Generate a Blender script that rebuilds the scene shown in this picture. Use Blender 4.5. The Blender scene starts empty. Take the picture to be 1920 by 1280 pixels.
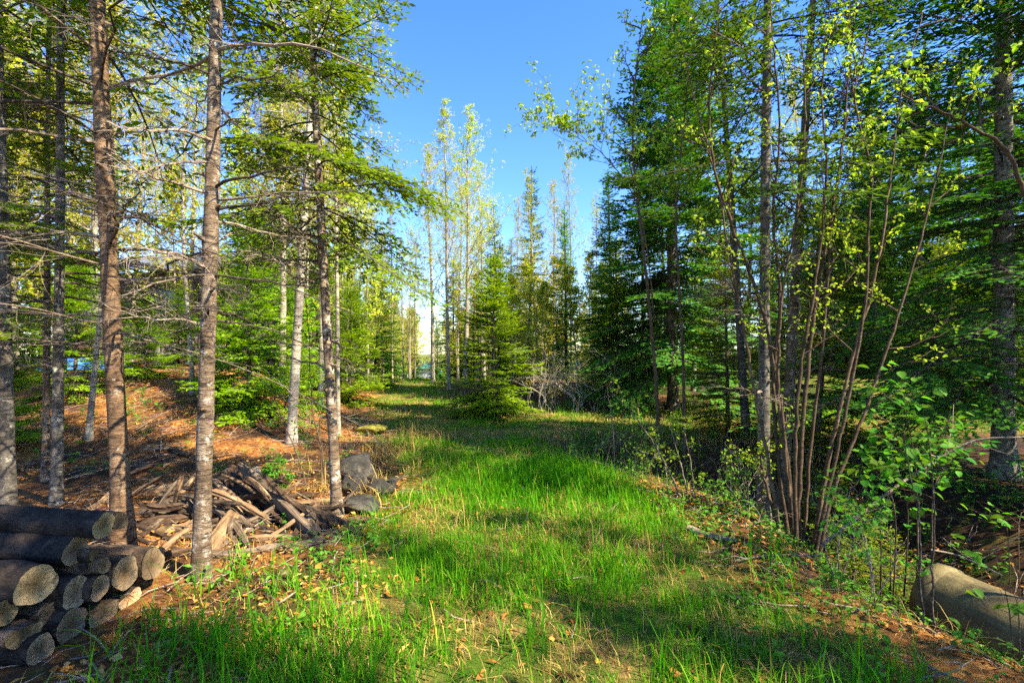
import bpy, math, random
import numpy as np
from mathutils import Vector, Matrix, Quaternion

R = math.radians
scene = bpy.context.scene
coll = scene.collection

# ------------------------------------------------------------------ camera, sky, sun, exposure
FPX, HORIZON, CAMH = 907.0, 660.0, 1.5          # focal length in photo pixels (1920 wide), horizon row, eye height
cam_d = bpy.data.cameras.new('camera')
cam = bpy.data.objects.new('camera', cam_d); coll.objects.link(cam)
cam.location = (0, 0, CAMH); cam.rotation_euler = (R(90), 0, 0)
cam_d.sensor_width = 36; cam_d.lens = 36 * FPX / 1920
cam_d.shift_y = (HORIZON - 640) / 1920
cam_d.clip_start = 0.05; cam_d.clip_end = 2000
scene.camera = cam

SUN_AZ, SUN_EL = R(118), R(45)                   # azimuth clockwise from +Y
world = bpy.data.worlds.new('World'); scene.world = world
world.use_nodes = True
wn = world.node_tree; wn.nodes.clear()
sky = wn.nodes.new('ShaderNodeTexSky'); sky.sky_type = 'NISHITA'; sky.sun_disc = False
sky.sun_elevation = SUN_EL; sky.sun_rotation = SUN_AZ
sky.air_density = 1.0; sky.dust_density = 0.1; sky.ozone_density = 4.5
bg = wn.nodes.new('ShaderNodeBackground'); bg.inputs[1].default_value = 0.125
wo = wn.nodes.new('ShaderNodeOutputWorld')
hs = wn.nodes.new('ShaderNodeHueSaturation'); hs.inputs['Saturation'].default_value = 1.22; hs.inputs['Hue'].default_value = .512
wn.links.new(sky.outputs[0], hs.inputs['Color']); wn.links.new(hs.outputs[0], bg.inputs[0]); wn.links.new(bg.outputs[0], wo.inputs[0])

sun_vec = Vector((math.sin(SUN_AZ) * math.cos(SUN_EL), math.cos(SUN_AZ) * math.cos(SUN_EL), math.sin(SUN_EL)))
sun_d = bpy.data.lights.new('sun', 'SUN'); sun_d.energy = 5.0; sun_d.angle = R(0.5); sun_d.color = (1.0, 0.86, 0.62)
sun = bpy.data.objects.new('sun', sun_d); coll.objects.link(sun)
sun.rotation_euler = sun_vec.to_track_quat('Z', 'Y').to_euler(); sun.location = sun_vec * 60

vs = scene.view_settings
vs.view_transform = 'Standard'; vs.look = 'None'; vs.gamma = 1.0; vs.exposure = 1.86; vs.use_curve_mapping = False
cy = scene.cycles
cy.max_bounces = 4; cy.diffuse_bounces = 3; cy.glossy_bounces = 1; cy.transmission_bounces = 2; cy.transparent_max_bounces = 2
cy.caustics_reflective = False; cy.caustics_refractive = False
cy.use_denoising = False; cy.use_adaptive_sampling = True; cy.adaptive_threshold = .035; cy.adaptive_min_samples = 40
cy.sample_clamp_indirect = 4.0

# ------------------------------------------------------------------ helpers
def nrm(a):
    a = np.asarray(a, float)
    return a / np.maximum(np.linalg.norm(a, axis=-1, keepdims=True), 1e-9)

def sstep(a, b, x):
    t = np.clip((x - a) / (b - a), 0, 1); return t * t * (3 - 2 * t)

class MB:
    """collects geometry as numpy blocks; build() links it as ONE mesh object"""
    def __init__(s): s.v = []; s.f = []; s.n = 0            # f: (faces array, material index, rnd array)
    def add(s, v, f, mi=0, rnd=None):
        v = np.asarray(v, float).reshape(-1, 3); f = np.asarray(f, np.int64)
        if rnd is None: rnd = np.full(len(f), 0.5)
        s.v.append(v); s.f.append((f + s.n, mi, np.asarray(rnd, float))); s.n += len(v)
        return s
    def tube(s, pts, rad, k=8, mi=0, cap=True, wob=0.0, rng=None, rnd=0.5):
        pts = np.asarray(pts, float); n = len(pts); rad = np.broadcast_to(np.asarray(rad, float), (n,))
        t = nrm(np.gradient(pts, axis=0))
        ref = np.array([0, 0, 1.0]) if abs(t[:, 2]).mean() < 0.8 else np.array([1.0, 0, 0])
        u = nrm(np.cross(t, ref)); w = np.cross(t, u)
        a = np.arange(k) * 2 * math.pi / k
        rr = rad[:, None] * np.ones(k)[None]
        if wob and rng is not None: rr = rr * (1 + wob * rng.normal(size=(n, k)))
        ring = pts[:, None] + rr[..., None] * (np.cos(a)[None, :, None] * u[:, None] + np.sin(a)[None, :, None] * w[:, None])
        v = ring.reshape(-1, 3)
        i = np.arange(n - 1)[:, None] * k; j = np.arange(k)[None]; j2 = (j + 1) % k
        f = np.stack([i + j, i + j2, i + k + j2, i + k + j], -1).reshape(-1, 4)
        s.add(v, f, mi, np.full(len(f), rnd))
        if cap:
            for e, c in ((0, pts[0]), (n - 1, pts[-1])):
                vv = np.vstack([ring[e], c[None]]); jj = np.arange(k)
                ff = np.stack([jj, (jj + 1) % k, np.full(k, k)], -1)
                if e == 0: ff = ff[:, ::-1]
                s.add(vv, ff, mi, np.full(k, rnd))
        return s
    def segs(s, A, B, ra, rb, k=3, mi=0):
        """many straight thin segments at once"""
        A = np.asarray(A, float).reshape(-1, 3); B = np.asarray(B, float).reshape(-1, 3); m = len(A)
        if m == 0: return s
        ra = np.broadcast_to(np.asarray(ra, float), (m,)); rb = np.broadcast_to(np.asarray(rb, float), (m,))
        t = nrm(B - A); ref = np.where((abs(t[:, 2]) < 0.8)[:, None], [[0, 0, 1.0]], [[1.0, 0, 0]])
        u = nrm(np.cross(t, ref)); w = np.cross(t, u)
        a = np.arange(k) * 2 * math.pi / k
        o = np.cos(a)[None, :, None] * u[:, None] + np.sin(a)[None, :, None] * w[:, None]
        v = np.concatenate([A[:, None] + ra[:, None, None] * o, B[:, None] + rb[:, None, None] * o], 1).reshape(-1, 3)
        b = (np.arange(m) * 2 * k)[:, None]; j = np.arange(k)[None]; j2 = (j + 1) % k
        f = np.stack([b + j, b + j2, b + k + j2, b + k + j], -1).reshape(-1, 4)
        return s.add(v, f, mi)
    def leaves(s, C, D, N, L, W, mi=0, rnd=None, fold=0.0, broad=False):
        """leaf blades: base C, along D, facing N"""
        C = np.asarray(C, float); m = len(C)
        if m == 0: return s
        D = nrm(D); S = nrm(np.cross(D, N)); N = np.cross(S, D)
        L = np.broadcast_to(np.asarray(L, float), (m,))[:, None]; W = np.broadcast_to(np.asarray(W, float), (m,))[:, None]
        if rnd is None: rnd = np.random.default_rng(m).random(m)
        if not broad:
            mid = C + D * L * 0.45 + N * L * fold
            v = np.stack([C, mid + S * W * 0.5, C + D * L, mid - S * W * 0.5], 1).reshape(-1, 3)
            f = np.arange(m)[:, None] * 4 + np.arange(4)[None]
            return s.add(v, f, mi, rnd)
        up = N * W * (0.18 + fold)
        v = np.stack([C, C + D * L * .3 + S * W * .42 + up, C + D * L * .66 + S * W * .36 + up, C + D * L - N * L * .12,
                      C + D * L * .66 - S * W * .36 + up, C + D * L * .3 - S * W * .42 + up, C + D * L * .5], 1).reshape(-1, 3)
        b = np.arange(m)[:, None] * 7
        f1 = b + np.array([[0, 1, 2, 6]]); f2 = b + np.array([[6, 2, 3, 4]]); f3 = b + np.array([[0, 6, 4, 5]])
        return s.add(v, np.stack([f1, f2, f3], 1).reshape(-1, 4), mi, np.repeat(rnd, 3))
    def box(s, c, sx, sy, sz, M=None, mi=0):
        v = np.array([[x, y, z] for x in (-.5, .5) for y in (-.5, .5) for z in (-.5, .5)]) * [sx, sy, sz]
        if M is not None: v = v @ np.array(M.to_3x3()).T
        v = v + np.asarray(c, float)
        return s.add(v, [[0, 1, 3, 2], [4, 6, 7, 5], [0, 4, 5, 1], [2, 3, 7, 6], [0, 2, 6, 4], [1, 5, 7, 3]], mi)
    def mesh(s, name, mats, smooth=False):
        me = bpy.data.meshes.new(name)
        V = np.vstack(s.v)
        me.vertices.add(len(V)); me.vertices.foreach_set('co', V.ravel().astype(np.float32))
        loops = np.concatenate([f.ravel() for f, _, _ in s.f]); cnt = np.concatenate([np.full(len(f), f.shape[1]) for f, _, _ in s.f])
        me.loops.add(len(loops)); me.loops.foreach_set('vertex_index', loops.astype(np.int32))
        st = np.concatenate([[0], np.cumsum(cnt)[:-1]])
        me.polygons.add(len(cnt)); me.polygons.foreach_set('loop_start', st.astype(np.int32))
        me.polygons.foreach_set('material_index', np.concatenate([np.full(len(f), mi) for f, mi, _ in s.f]).astype(np.int32))
        me.polygons.foreach_set('use_smooth', np.full(len(cnt), smooth))
        me.update(calc_edges=True)
        at = me.attributes.new('rnd', 'FLOAT', 'FACE')
        at.data.foreach_set('value', np.concatenate([r for _, _, r in s.f]).astype(np.float32))
        for m in (mats if isinstance(mats, (list, tuple)) else [mats]): me.materials.append(MAT[m])
        return me
    def build(s, name, mats, parent=None, smooth=False):
        return link(name, s.mesh(name, mats, smooth), parent)

def link(name, data, parent=None):
    o = bpy.data.objects.new(name, data); coll.objects.link(o)
    if parent is not None: o.parent = parent
    return o
def tag(o, label, cat=None, group=None, kind=None):
    o['label'] = label
    if cat: o['category'] = cat
    if group: o['group'] = group
    if kind: o['kind'] = kind
    return o
def thing(name, loc, label, cat, group=None, rz=0.0, scale=1.0):
    o = link(name, None); o.location = loc; o.rotation_euler = (0, 0, rz)
    o.scale = (scale,) * 3 if not isinstance(scale, tuple) else scale
    return tag(o, label, cat, group)

def catmull(P, n=6):
    P = np.asarray(P, float); Q = np.vstack([2 * P[0] - P[1], P, 2 * P[-1] - P[-2]]); out = []
    for i in range(1, len(Q) - 2):
        for t in np.arange(n) / n:
            a, b, c, d = Q[i - 1:i + 3]
            out.append(.5 * ((2 * b) + (c - a) * t + (2 * a - 5 * b + 4 * c - d) * t ** 2 + (-a + 3 * b - 3 * c + d) * t ** 3))
    out.append(P[-1]); return np.array(out)

# value noise for the terrain and scatter masks
_rt = np.random.default_rng(11).random((256, 256))
def vnoise(x, y):
    x = np.asarray(x, float); y = np.asarray(y, float)
    xi = np.floor(x).astype(int); yi = np.floor(y).astype(int); fx = x - xi; fy = y - yi
    fx = fx * fx * (3 - 2 * fx); fy = fy * fy * (3 - 2 * fy)
    g = lambda a, b: _rt[a % 256, b % 256]
    return (g(xi, yi) * (1 - fx) + g(xi + 1, yi) * fx) * (1 - fy) + (g(xi, yi + 1) * (1 - fx) + g(xi + 1, yi + 1) * fx) * fy
def fbm(x, y, o=4):
    s = 0; a = .5
    for i in range(o): s = s + a * vnoise(x * 2 ** i + 17 * i, y * 2 ** i + 5 * i); a *= .5
    return s

# ------------------------------------------------------------------ terrain
DITCH = np.array([(1.8, 7.6), (3.1, 6.5), (3.6, 5.0), (3.45, 3.6), (3.75, 2.6), (5.0, 1.0), (9, -2)])
YS  = np.array([-8, 2.0, 3.0, 4.5, 6.0, 8.0, 10., 12., 14., 20., 30., 60.])
XL  = np.array([-1.6, -1.6, -1.05, -1.1, -1.2, -1.9, -2.6, -3.2, -3.9, -5.7, -8.5, -16.])   # left edge of the mown grass
XR  = np.array([1.7, 1.7, 1.62, 1.25, 1.2, 2.3, 6.0, 7.0, -1.3, -2.6, -4.5, -9.0])          # right edge
def ditch_d(x, y):
    best = np.full(np.shape(x), 1e9)
    for a, b in zip(DITCH[:-1], DITCH[1:]):
        ab = b - a; t = np.clip(((x - a[0]) * ab[0] + (y - a[1]) * ab[1]) / (ab @ ab), 0, 1)
        best = np.minimum(best, np.hypot(x - a[0] - t * ab[0], y - a[1] - t * ab[1]))
    return best
def gz(x, y):
    x = np.asarray(x, float); y = np.asarray(y, float)
    z = 0.30 * sstep(11, 19, y) - 0.075 * np.maximum(y - 21, 0) + 0.075 * np.maximum(y - 58, 0)
    edge = np.interp(y, YS, XL) - 0.4
    left = sstep(0, 3.2, edge - x)
    z = z + left * (1.15 * sstep(4.6, 10.5, y + 0.08 * x)) * (1 - 0.45 * sstep(11, 19, y))
    right = sstep(5, 11, x) * sstep(8, 16, y)
    z = z + 0.45 * right
    z = z - 0.66 * (1 - sstep(0.2, 1.6, ditch_d(x, y)))
    on_path = np.exp(-((x - .5 * (np.interp(y, YS, XL) + np.interp(y, YS, XR))) / 1.2) ** 2)
    rough = 0.10 * (1 - .6 * on_path)
    z = z + rough * (fbm(x * .9 + 40, y * .9 + 40) - .47) + 0.035 * (fbm(x * 4, y * 4) - .47)
    return z
def at(px, d, sink=0.0):
    """ground point in the direction of photo column px at depth d"""
    x = (px - 960) / FPX * d
    return np.array([x, d, float(gz(x, d)) - sink])
def gpt(px, py, d, up=.02):
    """point on that line of sight, pulled nearer until it clears the ground"""
    for _ in range(60):
        q = pt(px, py, d)
        if q[2] >= gz(q[0], q[1]) + up: break
        d -= .03
    return q
def pt(px, py, d): return np.array([(px - 960) / FPX * d, d, CAMH - (py - HORIZON) / FPX * d])

# ------------------------------------------------------------------ materials
MAT = {}
class NT:
    def __init__(s, name):
        s.m = bpy.data.materials.new(name); s.m.use_nodes = True; s.t = s.m.node_tree; s.t.nodes.clear()
        s.out = s.n('ShaderNodeOutputMaterial'); MAT[name] = s.m
    def n(s, typ, **kw):
        o = s.t.nodes.new(typ)
        for k, v in kw.items(): setattr(o, k, v)
        return o
    def l(s, a, b): s.t.links.new(a, b)
    def coord(s, scale=(1, 1, 1), which='Object'):
        c = s.n('ShaderNodeTexCoord'); m = s.n('ShaderNodeMapping'); m.inputs['Scale'].default_value = scale
        s.l(c.outputs[which], m.inputs[0]); return m.outputs[0]
    def noise(s, vec, scale, detail=5, rough=.6, dist=0.0):
        o = s.n('ShaderNodeTexNoise'); o.inputs['Scale'].default_value = scale; o.inputs['Detail'].default_value = detail
        o.inputs['Roughness'].default_value = rough; o.inputs['Distortion'].default_value = dist
        s.l(vec, o.inputs['Vector']); return o.outputs[0]
    def voro(s, vec, scale, feat='F1', out=0):
        o = s.n('ShaderNodeTexVoronoi', feature=feat); o.inputs['Scale'].default_value = scale
        s.l(vec, o.inputs['Vector']); return o.outputs[out]
    def ramp(s, fac, stops, interp='LINEAR'):
        o = s.n('ShaderNodeValToRGB'); r = o.color_ramp; r.interpolation = interp
        while len(r.elements) < len(stops): r.elements.new(.5)
        for e, (p, c) in zip(r.elements, stops): e.position = p; e.color = (*c, 1) if len(c) == 3 else c
        s.l(fac, o.inputs[0]); return o.outputs[0]
    def g(s, fac, a, b):     # greyscale ramp
        return s.ramp(fac, [(a, (0, 0, 0)), (b, (1, 1, 1))])
    def mix(s, fac, a, b, mode='MIX'):
        o = s.n('ShaderNodeMix', data_type='RGBA', blend_type=mode)
        for i, v in ((0, fac), (6, a), (7, b)):
            if hasattr(v, 'is_output') or hasattr(v, 'links'): s.l(v, o.inputs[i])
            elif i == 0: o.inputs[i].default_value = v
            else: o.inputs[i].default_value = (*v, 1)
        return o.outputs[2]
    def math(s, op, a, b):
        o = s.n('ShaderNodeMath', operation=op)
        for i, v in ((0, a), (1, b)):
            if hasattr(v, 'links'): s.l(v, o.inputs[i])
            else: o.inputs[i].default_value = v
        return o.outputs[0]
    def attr(s, name='rnd'):
        o = s.n('ShaderNodeAttribute'); o.attribute_name = name; return o.outputs['Fac']
    def objrand(s): return s.n('ShaderNodeObjectInfo').outputs['Random']
    def hsv(s, col, h=None, sat=1.0, val=None):
        o = s.n('ShaderNodeHueSaturation'); s.l(col, o.inputs['Color']); o.inputs['Saturation'].default_value = sat
        if h is not None: s.l(h, o.inputs['Hue'])
        if val is not None: s.l(val, o.inputs['Value'])
        return o.outputs[0]
    def finish(s, col, rough=.8, bump=None, bstr=.4, bdist=.01, spec=.2, metallic=0.0):
        p = s.n('ShaderNodeBsdfPrincipled')
        if hasattr(col, 'links'): s.l(col, p.inputs['Base Color'])
        else: p.inputs['Base Color'].default_value = (*col, 1)
        if hasattr(rough, 'links'): s.l(rough, p.inputs['Roughness'])
        else: p.inputs['Roughness'].default_value = rough
        p.inputs['Specular IOR Level'].default_value = spec; p.inputs['Metallic'].default_value = metallic
        if bump is not None:
            b = s.n('ShaderNodeBump'); b.inputs['Strength'].default_value = bstr; b.inputs['Distance'].default_value = bdist
            s.l(bump, b.inputs['Height']); s.l(b.outputs[0], p.inputs['Normal'])
        s.l(p.outputs[0], s.out.inputs[0]); return p

def foliage(name, stops, trans=.45, tcol=(1.25, 1.2, .4), rough=.55, spec=.10, vary=.06):
    t = NT(name)
    c = t.ramp(t.attr(), stops)
    h = t.math('ADD', t.math('MULTIPLY', t.objrand(), vary), .5 - vary / 2)
    v = t.math('ADD', t.math('MULTIPLY', t.objrand(), .35), .82)
    c = t.hsv(c, h, 1.0, v)
    p = t.n('ShaderNodeBsdfPrincipled'); t.l(c, p.inputs['Base Color']); p.inputs['Roughness'].default_value = rough
    p.inputs['Specular IOR Level'].default_value = spec
    tr = t.n('ShaderNodeBsdfTranslucent'); t.l(t.mix(1.0, c, tcol, 'MULTIPLY'), tr.inputs[0])
    mx = t.n('ShaderNodeMixShader'); mx.inputs[0].default_value = trans
    t.l(p.outputs[0], mx.inputs[1]); t.l(tr.outputs[0], mx.inputs[2]); t.l(mx.outputs[0], t.out.inputs[0])

foliage('needle_dark', [(0, (.032, .100, .016)), (.5, (.068, .180, .018)), (.9, (.145, .260, .020)), (1, (.12, .10, .03))], .30)
foliage('needle_mid', [(0, (.070, .155, .010)), (.5, (.150, .250, .012)), (.93, (.25, .34, .018)), (1, (.20, .13, .04))], .40)
foliage('needle_bright', [(0, (.11, .25, .010)), (.5, (.23, .41, .012)), (1, (.38, .52, .02))], .42, vary=.02)
foliage('leaf_aspen', [(0, (.30, .38, .03)), (.5, (.44, .49, .04)), (.85, (.56, .55, .05)), (1, (.60, .40, .05))], .5, (1.15, 1.1, .5))
foliage('leaf_alder', [(0, (.18, .36, .03)), (.5, (.30, .48, .04)), (1, (.46, .56, .06))], .5, vary=.02)
foliage('leaf_green', [(0, (.07, .21, .022)), (.5, (.12, .31, .03)), (1, (.22, .40, .05))], .5)
foliage('grass_blade', [(0, (.030, .18, .005)), (.45, (.090, .32, .005)), (.8, (.21, .43, .008)), (1, (.46, .44, .05))], .45, (1.3, 1.25, .4), vary=0)
foliage('straw', [(0, (.28, .17, .04)), (.5, (.50, .33, .085)), (1, (.66, .49, .17))], .25, (1, .95, .7), rough=.7, vary=0)
foliage('dead_leaf', [(0, (.13, .05, .016)), (.3, (.38, .155, .03)), (.65, (.62, .31, .065)), (1, (.74, .50, .20))], .2, (1, .9, .7), rough=.75, vary=0)
foliage('dead_needle', [(0, (.14, .06, .03)), (1, (.34, .15, .07))], .2, (1, .9, .7), vary=0)

def bark(name, dark, mid, light, lich, zs=5.0, sc=9.0, lich_amt=.58, bstr=.6, moss=None):
    t = NT(name)
    def oc(sc_):
        m_ = t.n('ShaderNodeVectorMath', operation='ADD'); t.l(t.coord(sc_), m_.inputs[0])
        k_ = t.n('ShaderNodeCombineXYZ'); q_ = t.math('MULTIPLY', t.objrand(), 40.0); t.l(q_, k_.inputs[0]); t.l(q_, k_.inputs[2]); t.l(k_.outputs[0], m_.inputs[1]); return m_.outputs[0]
    v = oc((1, 1, 1)); vb = oc((1, 1, zs)); vf = oc((1, 1, .35))
    n1 = t.noise(vb, sc, 6, .65, .4); n2 = t.noise(v, sc * .55, 6, .7, .6); n3 = t.noise(vf, sc * 5, 4, .6); n4 = t.noise(vb, sc * 4.2, 3, .5)
    c = t.ramp(n2, [(.30, dark), (.48, mid), (.70, light)])
    c = t.mix(t.g(n1, .49, .60), c, dark)
    c = t.mix(t.g(t.noise(v, sc * .28, 4, .6), .50, .68), c, tuple(x * .62 for x in mid))
    c = t.mix(t.g(t.noise(v, sc * 1.7, 6, .7), lich_amt, lich_amt + .10), c, lich)
    c = t.mix(t.g(n4, .66, .70), c, tuple(x * .35 for x in dark))
    c = t.mix(t.g(t.noise(v, sc * 8, 3, .6), .68, .74), c, lich)
    if moss: c = t.mix(t.g(t.noise(v, sc * .8, 6, .7), .60, .70), c, moss)
    c = t.hsv(c, None, 1.0, t.math('ADD', t.math('MULTIPLY', t.objrand(), .55), .72))
    h = t.math('ADD', t.math('MULTIPLY', n3, .6), t.math('ADD', n1, n4))
    t.finish(c, .85, h, bstr, .012)
bark('bark_fir', (.050, .034, .024), (.20, .14, .090), (.42, .34, .25), (.52, .49, .42), bstr=1.0, lich_amt=.56)
bark('bark_grey', (.035, .032, .028), (.12, .105, .085), (.25, .23, .19), (.36, .37, .29), zs=4, lich_amt=.58)
bark('bark_pale', (.07, .063, .055), (.20, .185, .16), (.36, .34, .29), (.46, .47, .40), zs=2, sc=12)
bark('bark_brown', (.055, .032, .020), (.22, .135, .075), (.40, .28, .17), (.48, .43, .34), bstr=1.0, lich_amt=.60)
bark('bark_spruce', (.035, .028, .022), (.115, .085, .06), (.22, .18, .14), (.30, .32, .25), zs=.8, sc=14)
bark('bark_birch', (.09, .07, .055), (.36, .32, .26), (.55, .51, .43), (.66, .63, .56), zs=9, sc=7, lich_amt=.62, bstr=.25)
bark('bark_aspen', (.11, .09, .065), (.33, .29, .21), (.48, .44, .34), (.55, .53, .42), zs=6, sc=8, bstr=.3)
bark('bark_alder', (.040, .026, .017), (.105, .068, .040), (.20, .14, .09), (.36, .32, .25), zs=5, sc=22, lich_amt=.63, bstr=.3)
bark('bark_log', (.010, .008, .007), (.034, .025, .019), (.085, .062, .045), (.20, .18, .14), zs=.5, sc=16, lich_amt=.66, bstr=1.0)
bark('bark_log_pale', (.022, .016, .012), (.075, .052, .034), (.17, .12, .08), (.32, .27, .19), zs=.5, sc=16, lich_amt=.62, bstr=1.0)
bark('twig_dead', (.10, .075, .055), (.24, .185, .14), (.36, .30, .23), (.46, .44, .36), zs=2, sc=20)
bark('twig_pale', (.20, .17, .14), (.40, .35, .29), (.54, .49, .42), (.60, .58, .50), zs=2, sc=20)
bark('twig_dark', (.028, .022, .018), (.075, .058, .044), (.15, .12, .09), (.26, .25, .20), zs=2, sc=20)

def wood(name, a, b, c, sc=1.0, bstr=.7):
    t = NT(name)                       # grain runs along local Z
    v = t.coord((1, 1, .05)); v2 = t.coord((1, 1, 1))
    n1 = t.noise(v, 46 * sc, 6, .7, .8); n2 = t.noise(v2, 6, 5, .6); n3 = t.noise(v, 120 * sc, 3, .6)
    col = t.ramp(n1, [(.33, a), (.5, b), (.68, c)])
    col = t.mix(t.g(n2, .45, .68), col, tuple(x * .45 for x in b))
    col = t.mix(t.g(t.noise(v2, 13, 5, .7), .62, .72), col, tuple(min(1, x * 1.25) for x in c))
    t.finish(col, .85, t.math('ADD', n1, t.math('MULTIPLY', n3, .5)), bstr, .012)
wood('wood_grey', (.030, .022, .016), (.13, .095, .065), (.30, .23, .155))
wood('wood_tan', (.065, .038, .02), (.24, .15, .08), (.40, .28, .16))
wood('wood_dark', (.016, .010, .007), (.065, .040, .025), (.15, .098, .06))
wood('rail_wood', (.12, .11, .10), (.34, .32, .29), (.50, .48, .43))

def cutwood(name, heart, mid, rim):
    t = NT(name)                       # disc in local XY
    v = t.coord((1, 1, 0))
    ln = t.n('ShaderNodeVectorMath', operation='LENGTH'); t.l(v, ln.inputs[0])
    nn = t.noise(v, 9, 4, .6)
    rr = t.math('ADD', ln.outputs['Value'], t.math('MULTIPLY', nn, .03))
    rings = t.math('FRACT', t.math('MULTIPLY', rr, 130.0), 0)
    c = t.ramp(t.math('MULTIPLY', rr, 9.5), [(0.10, heart), (.5, mid), (.95, rim)])
    c = t.mix(t.math('MULTIPLY', t.g(rings, .4, 1.), .30), c, tuple(x * .4 for x in heart))
    c = t.mix(t.g(t.noise(v, 16, 6, .75), .50, .66), c, tuple(x * .35 for x in mid))
    c = t.mix(t.g(t.noise(v, 40, 5, .7), .60, .75), c, tuple(min(1, x * 1.3) for x in rim))
    gr = t.n('ShaderNodeTexGradient', gradient_type='RADIAL'); t.l(v, gr.inputs[0])
    cv = t.n('ShaderNodeCombineXYZ'); t.l(t.math('MULTIPLY', gr.outputs['Fac'], 26.0), cv.inputs[0]); t.l(t.math('MULTIPLY', rr, 5.0), cv.inputs[1]); t.l(t.math('MULTIPLY', t.objrand(), 30.0), cv.inputs[2])
    ck = t.g(t.noise(cv.outputs[0], 1.0, 2, .5), .71, .76)
    c = t.hsv(c, None, 1.0, t.math('ADD', t.math('MULTIPLY', t.objrand(), .7), .6))
    c = t.mix(ck, c, tuple(x * .12 for x in mid))
    t.finish(c, .85, t.math('SUBTRACT', t.math('ADD', rings, t.noise(v, 90, 4, .7)), t.math('MULTIPLY', ck, 3.0)), .6, .004)
cutwood('cut_grey', (.085, .055, .030), (.23, .155, .085), (.36, .26, .15))
cutwood('cut_fresh', (.30, .15, .065), (.48, .30, .14), (.56, .41, .23))
cutwood('cut_old', (.07, .045, .02), (.21, .14, .06), (.36, .26, .13))

t = NT('rock'); v = t.coord()
c = t.ramp(t.noise(v, 7, 7, .7), [(.3, (.018, .017, .016)), (.5, (.055, .052, .047)), (.72, (.15, .14, .12))])
c = t.mix(t.g(t.noise(v, 4, 6, .7), .57, .66), c, (.10, .10, .02))
c = t.mix(t.g(t.noise(v, 22, 5, .7), .64, .72), c, (.24, .24, .19))
c = t.mix(t.g(t.noise(v, 2.2, 6, .7, 1.5), .56, .62), c, (.045, .040, .034))
t.finish(c, .85, t.noise(v, 18, 9, .75), 1.0, .05)
t = NT('moss_rock'); v = t.coord()
c = t.ramp(t.noise(v, 12, 6, .7), [(.3, (.07, .06, .02)), (.5, (.20, .19, .025)), (.7, (.34, .30, .05))])
t.finish(c, .95, t.noise(v, 60, 6, .7), 1, .02)
t = NT('pipe_shell'); v = t.coord()
c = t.ramp(t.noise(v, 3.0, 6, .65), [(.3, (.10, .085, .036)), (.52, (.18, .15, .066)), (.75, (.27, .22, .11))])
c = t.mix(t.g(t.noise(t.coord((1, 1, .35)), 9, 7, .8), .44, .62), c, (.085, .065, .035))
c = t.mix(t.g(t.noise(v, 2.2, 6, .7), .55, .66), c, (.075, .085, .025))
c = t.mix(t.g(t.noise(v, 30, 4, .7), .64, .72), c, (.27, .24, .15))
t.finish(c, .75, t.noise(v, 14, 8, .75), .7, .012)
t = NT('metal_rust'); v = t.coord()
t.finish(t.ramp(t.noise(v, 30, 5, .6), [(.35, (.03, .022, .018)), (.7, (.12, .06, .035))]), .7)
t = NT('tarp_blue'); v = t.coord()
t.finish(t.ramp(t.noise(v, 5, 4, .6), [(.3, (.03, .16, .42)), (.7, (.10, .34, .70))]), .45, t.noise(v, 9, 5, .6), .5, .03)
t = NT('roof_metal'); v = t.coord()
t.finish(t.ramp(t.noise(v, 2, 4, .6), [(.3, (.10, .12, .19)), (.7, (.19, .22, .32))]), .4, spec=.5)
wood('wall_board', (.030, .025, .023), (.085, .066, .055), (.15, .115, .09), .3)
wood('wall_log', (.07, .04, .022), (.22, .125, .065), (.33, .20, .11), .4)
t = NT('glass_pane'); t.finish((.03, .045, .06), .08, spec=.8)
t = NT('frame_white'); t.finish(t.ramp(t.noise(t.coord(), 6), [(.3, (.10, .09, .08)), (.7, (.17, .15, .13))]), .5)
t = NT('far_house_wall'); t.finish(t.ramp(t.noise(t.coord(), 2), [(.3, (.55, .56, .58)), (.7, (.68, .69, .70))]), .7)
t = NT('far_house_roof'); t.finish(t.ramp(t.noise(t.coord(), 3), [(.3, (.04, .14, .12)), (.7, (.07, .22, .18))]), .6)

# ground: soil, leaf litter, moss and thatch by place
t = NT('ground'); v = t.coord()
litter = t.ramp(t.voro(v, 26, 'F1', 1), [(0, (.13, .05, .018)), (.35, (.30, .115, .030)), (.7, (.48, .21, .055)), (1, (.58, .35, .13))])
fine = t.noise(v, 60, 6, .75)
litter = t.mix(t.g(fine, .50, .68), litter, (.045, .026, .018))
litter = t.mix(t.g(t.noise(v, 1.1, 6, .7), .44, .58), litter, (.070, .036, .020))
litter = t.mix(t.g(t.noise(v, 1.7, 6, .75), .60, .66), litter, (.12, .15, .02))
thatch = t.ramp(t.noise(t.coord((1, .35, 1)), 70, 6, .8), [(.3, (.05, .035, .012)), (.48, (.19, .135, .04)), (.68, (.42, .31, .10))])
thatch = t.mix(t.g(t.noise(v, 1.6, 6, .7), .40, .54), thatch, (.070, .13, .012))
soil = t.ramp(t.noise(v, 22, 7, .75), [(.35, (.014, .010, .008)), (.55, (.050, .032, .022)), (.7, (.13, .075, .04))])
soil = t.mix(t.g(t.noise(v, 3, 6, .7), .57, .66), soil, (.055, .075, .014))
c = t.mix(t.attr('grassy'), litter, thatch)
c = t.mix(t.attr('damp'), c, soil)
t.finish(c, .95, t.math('ADD', fine, t.noise(v, 180, 4, .7)), .8, .02, spec=.1)

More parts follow.
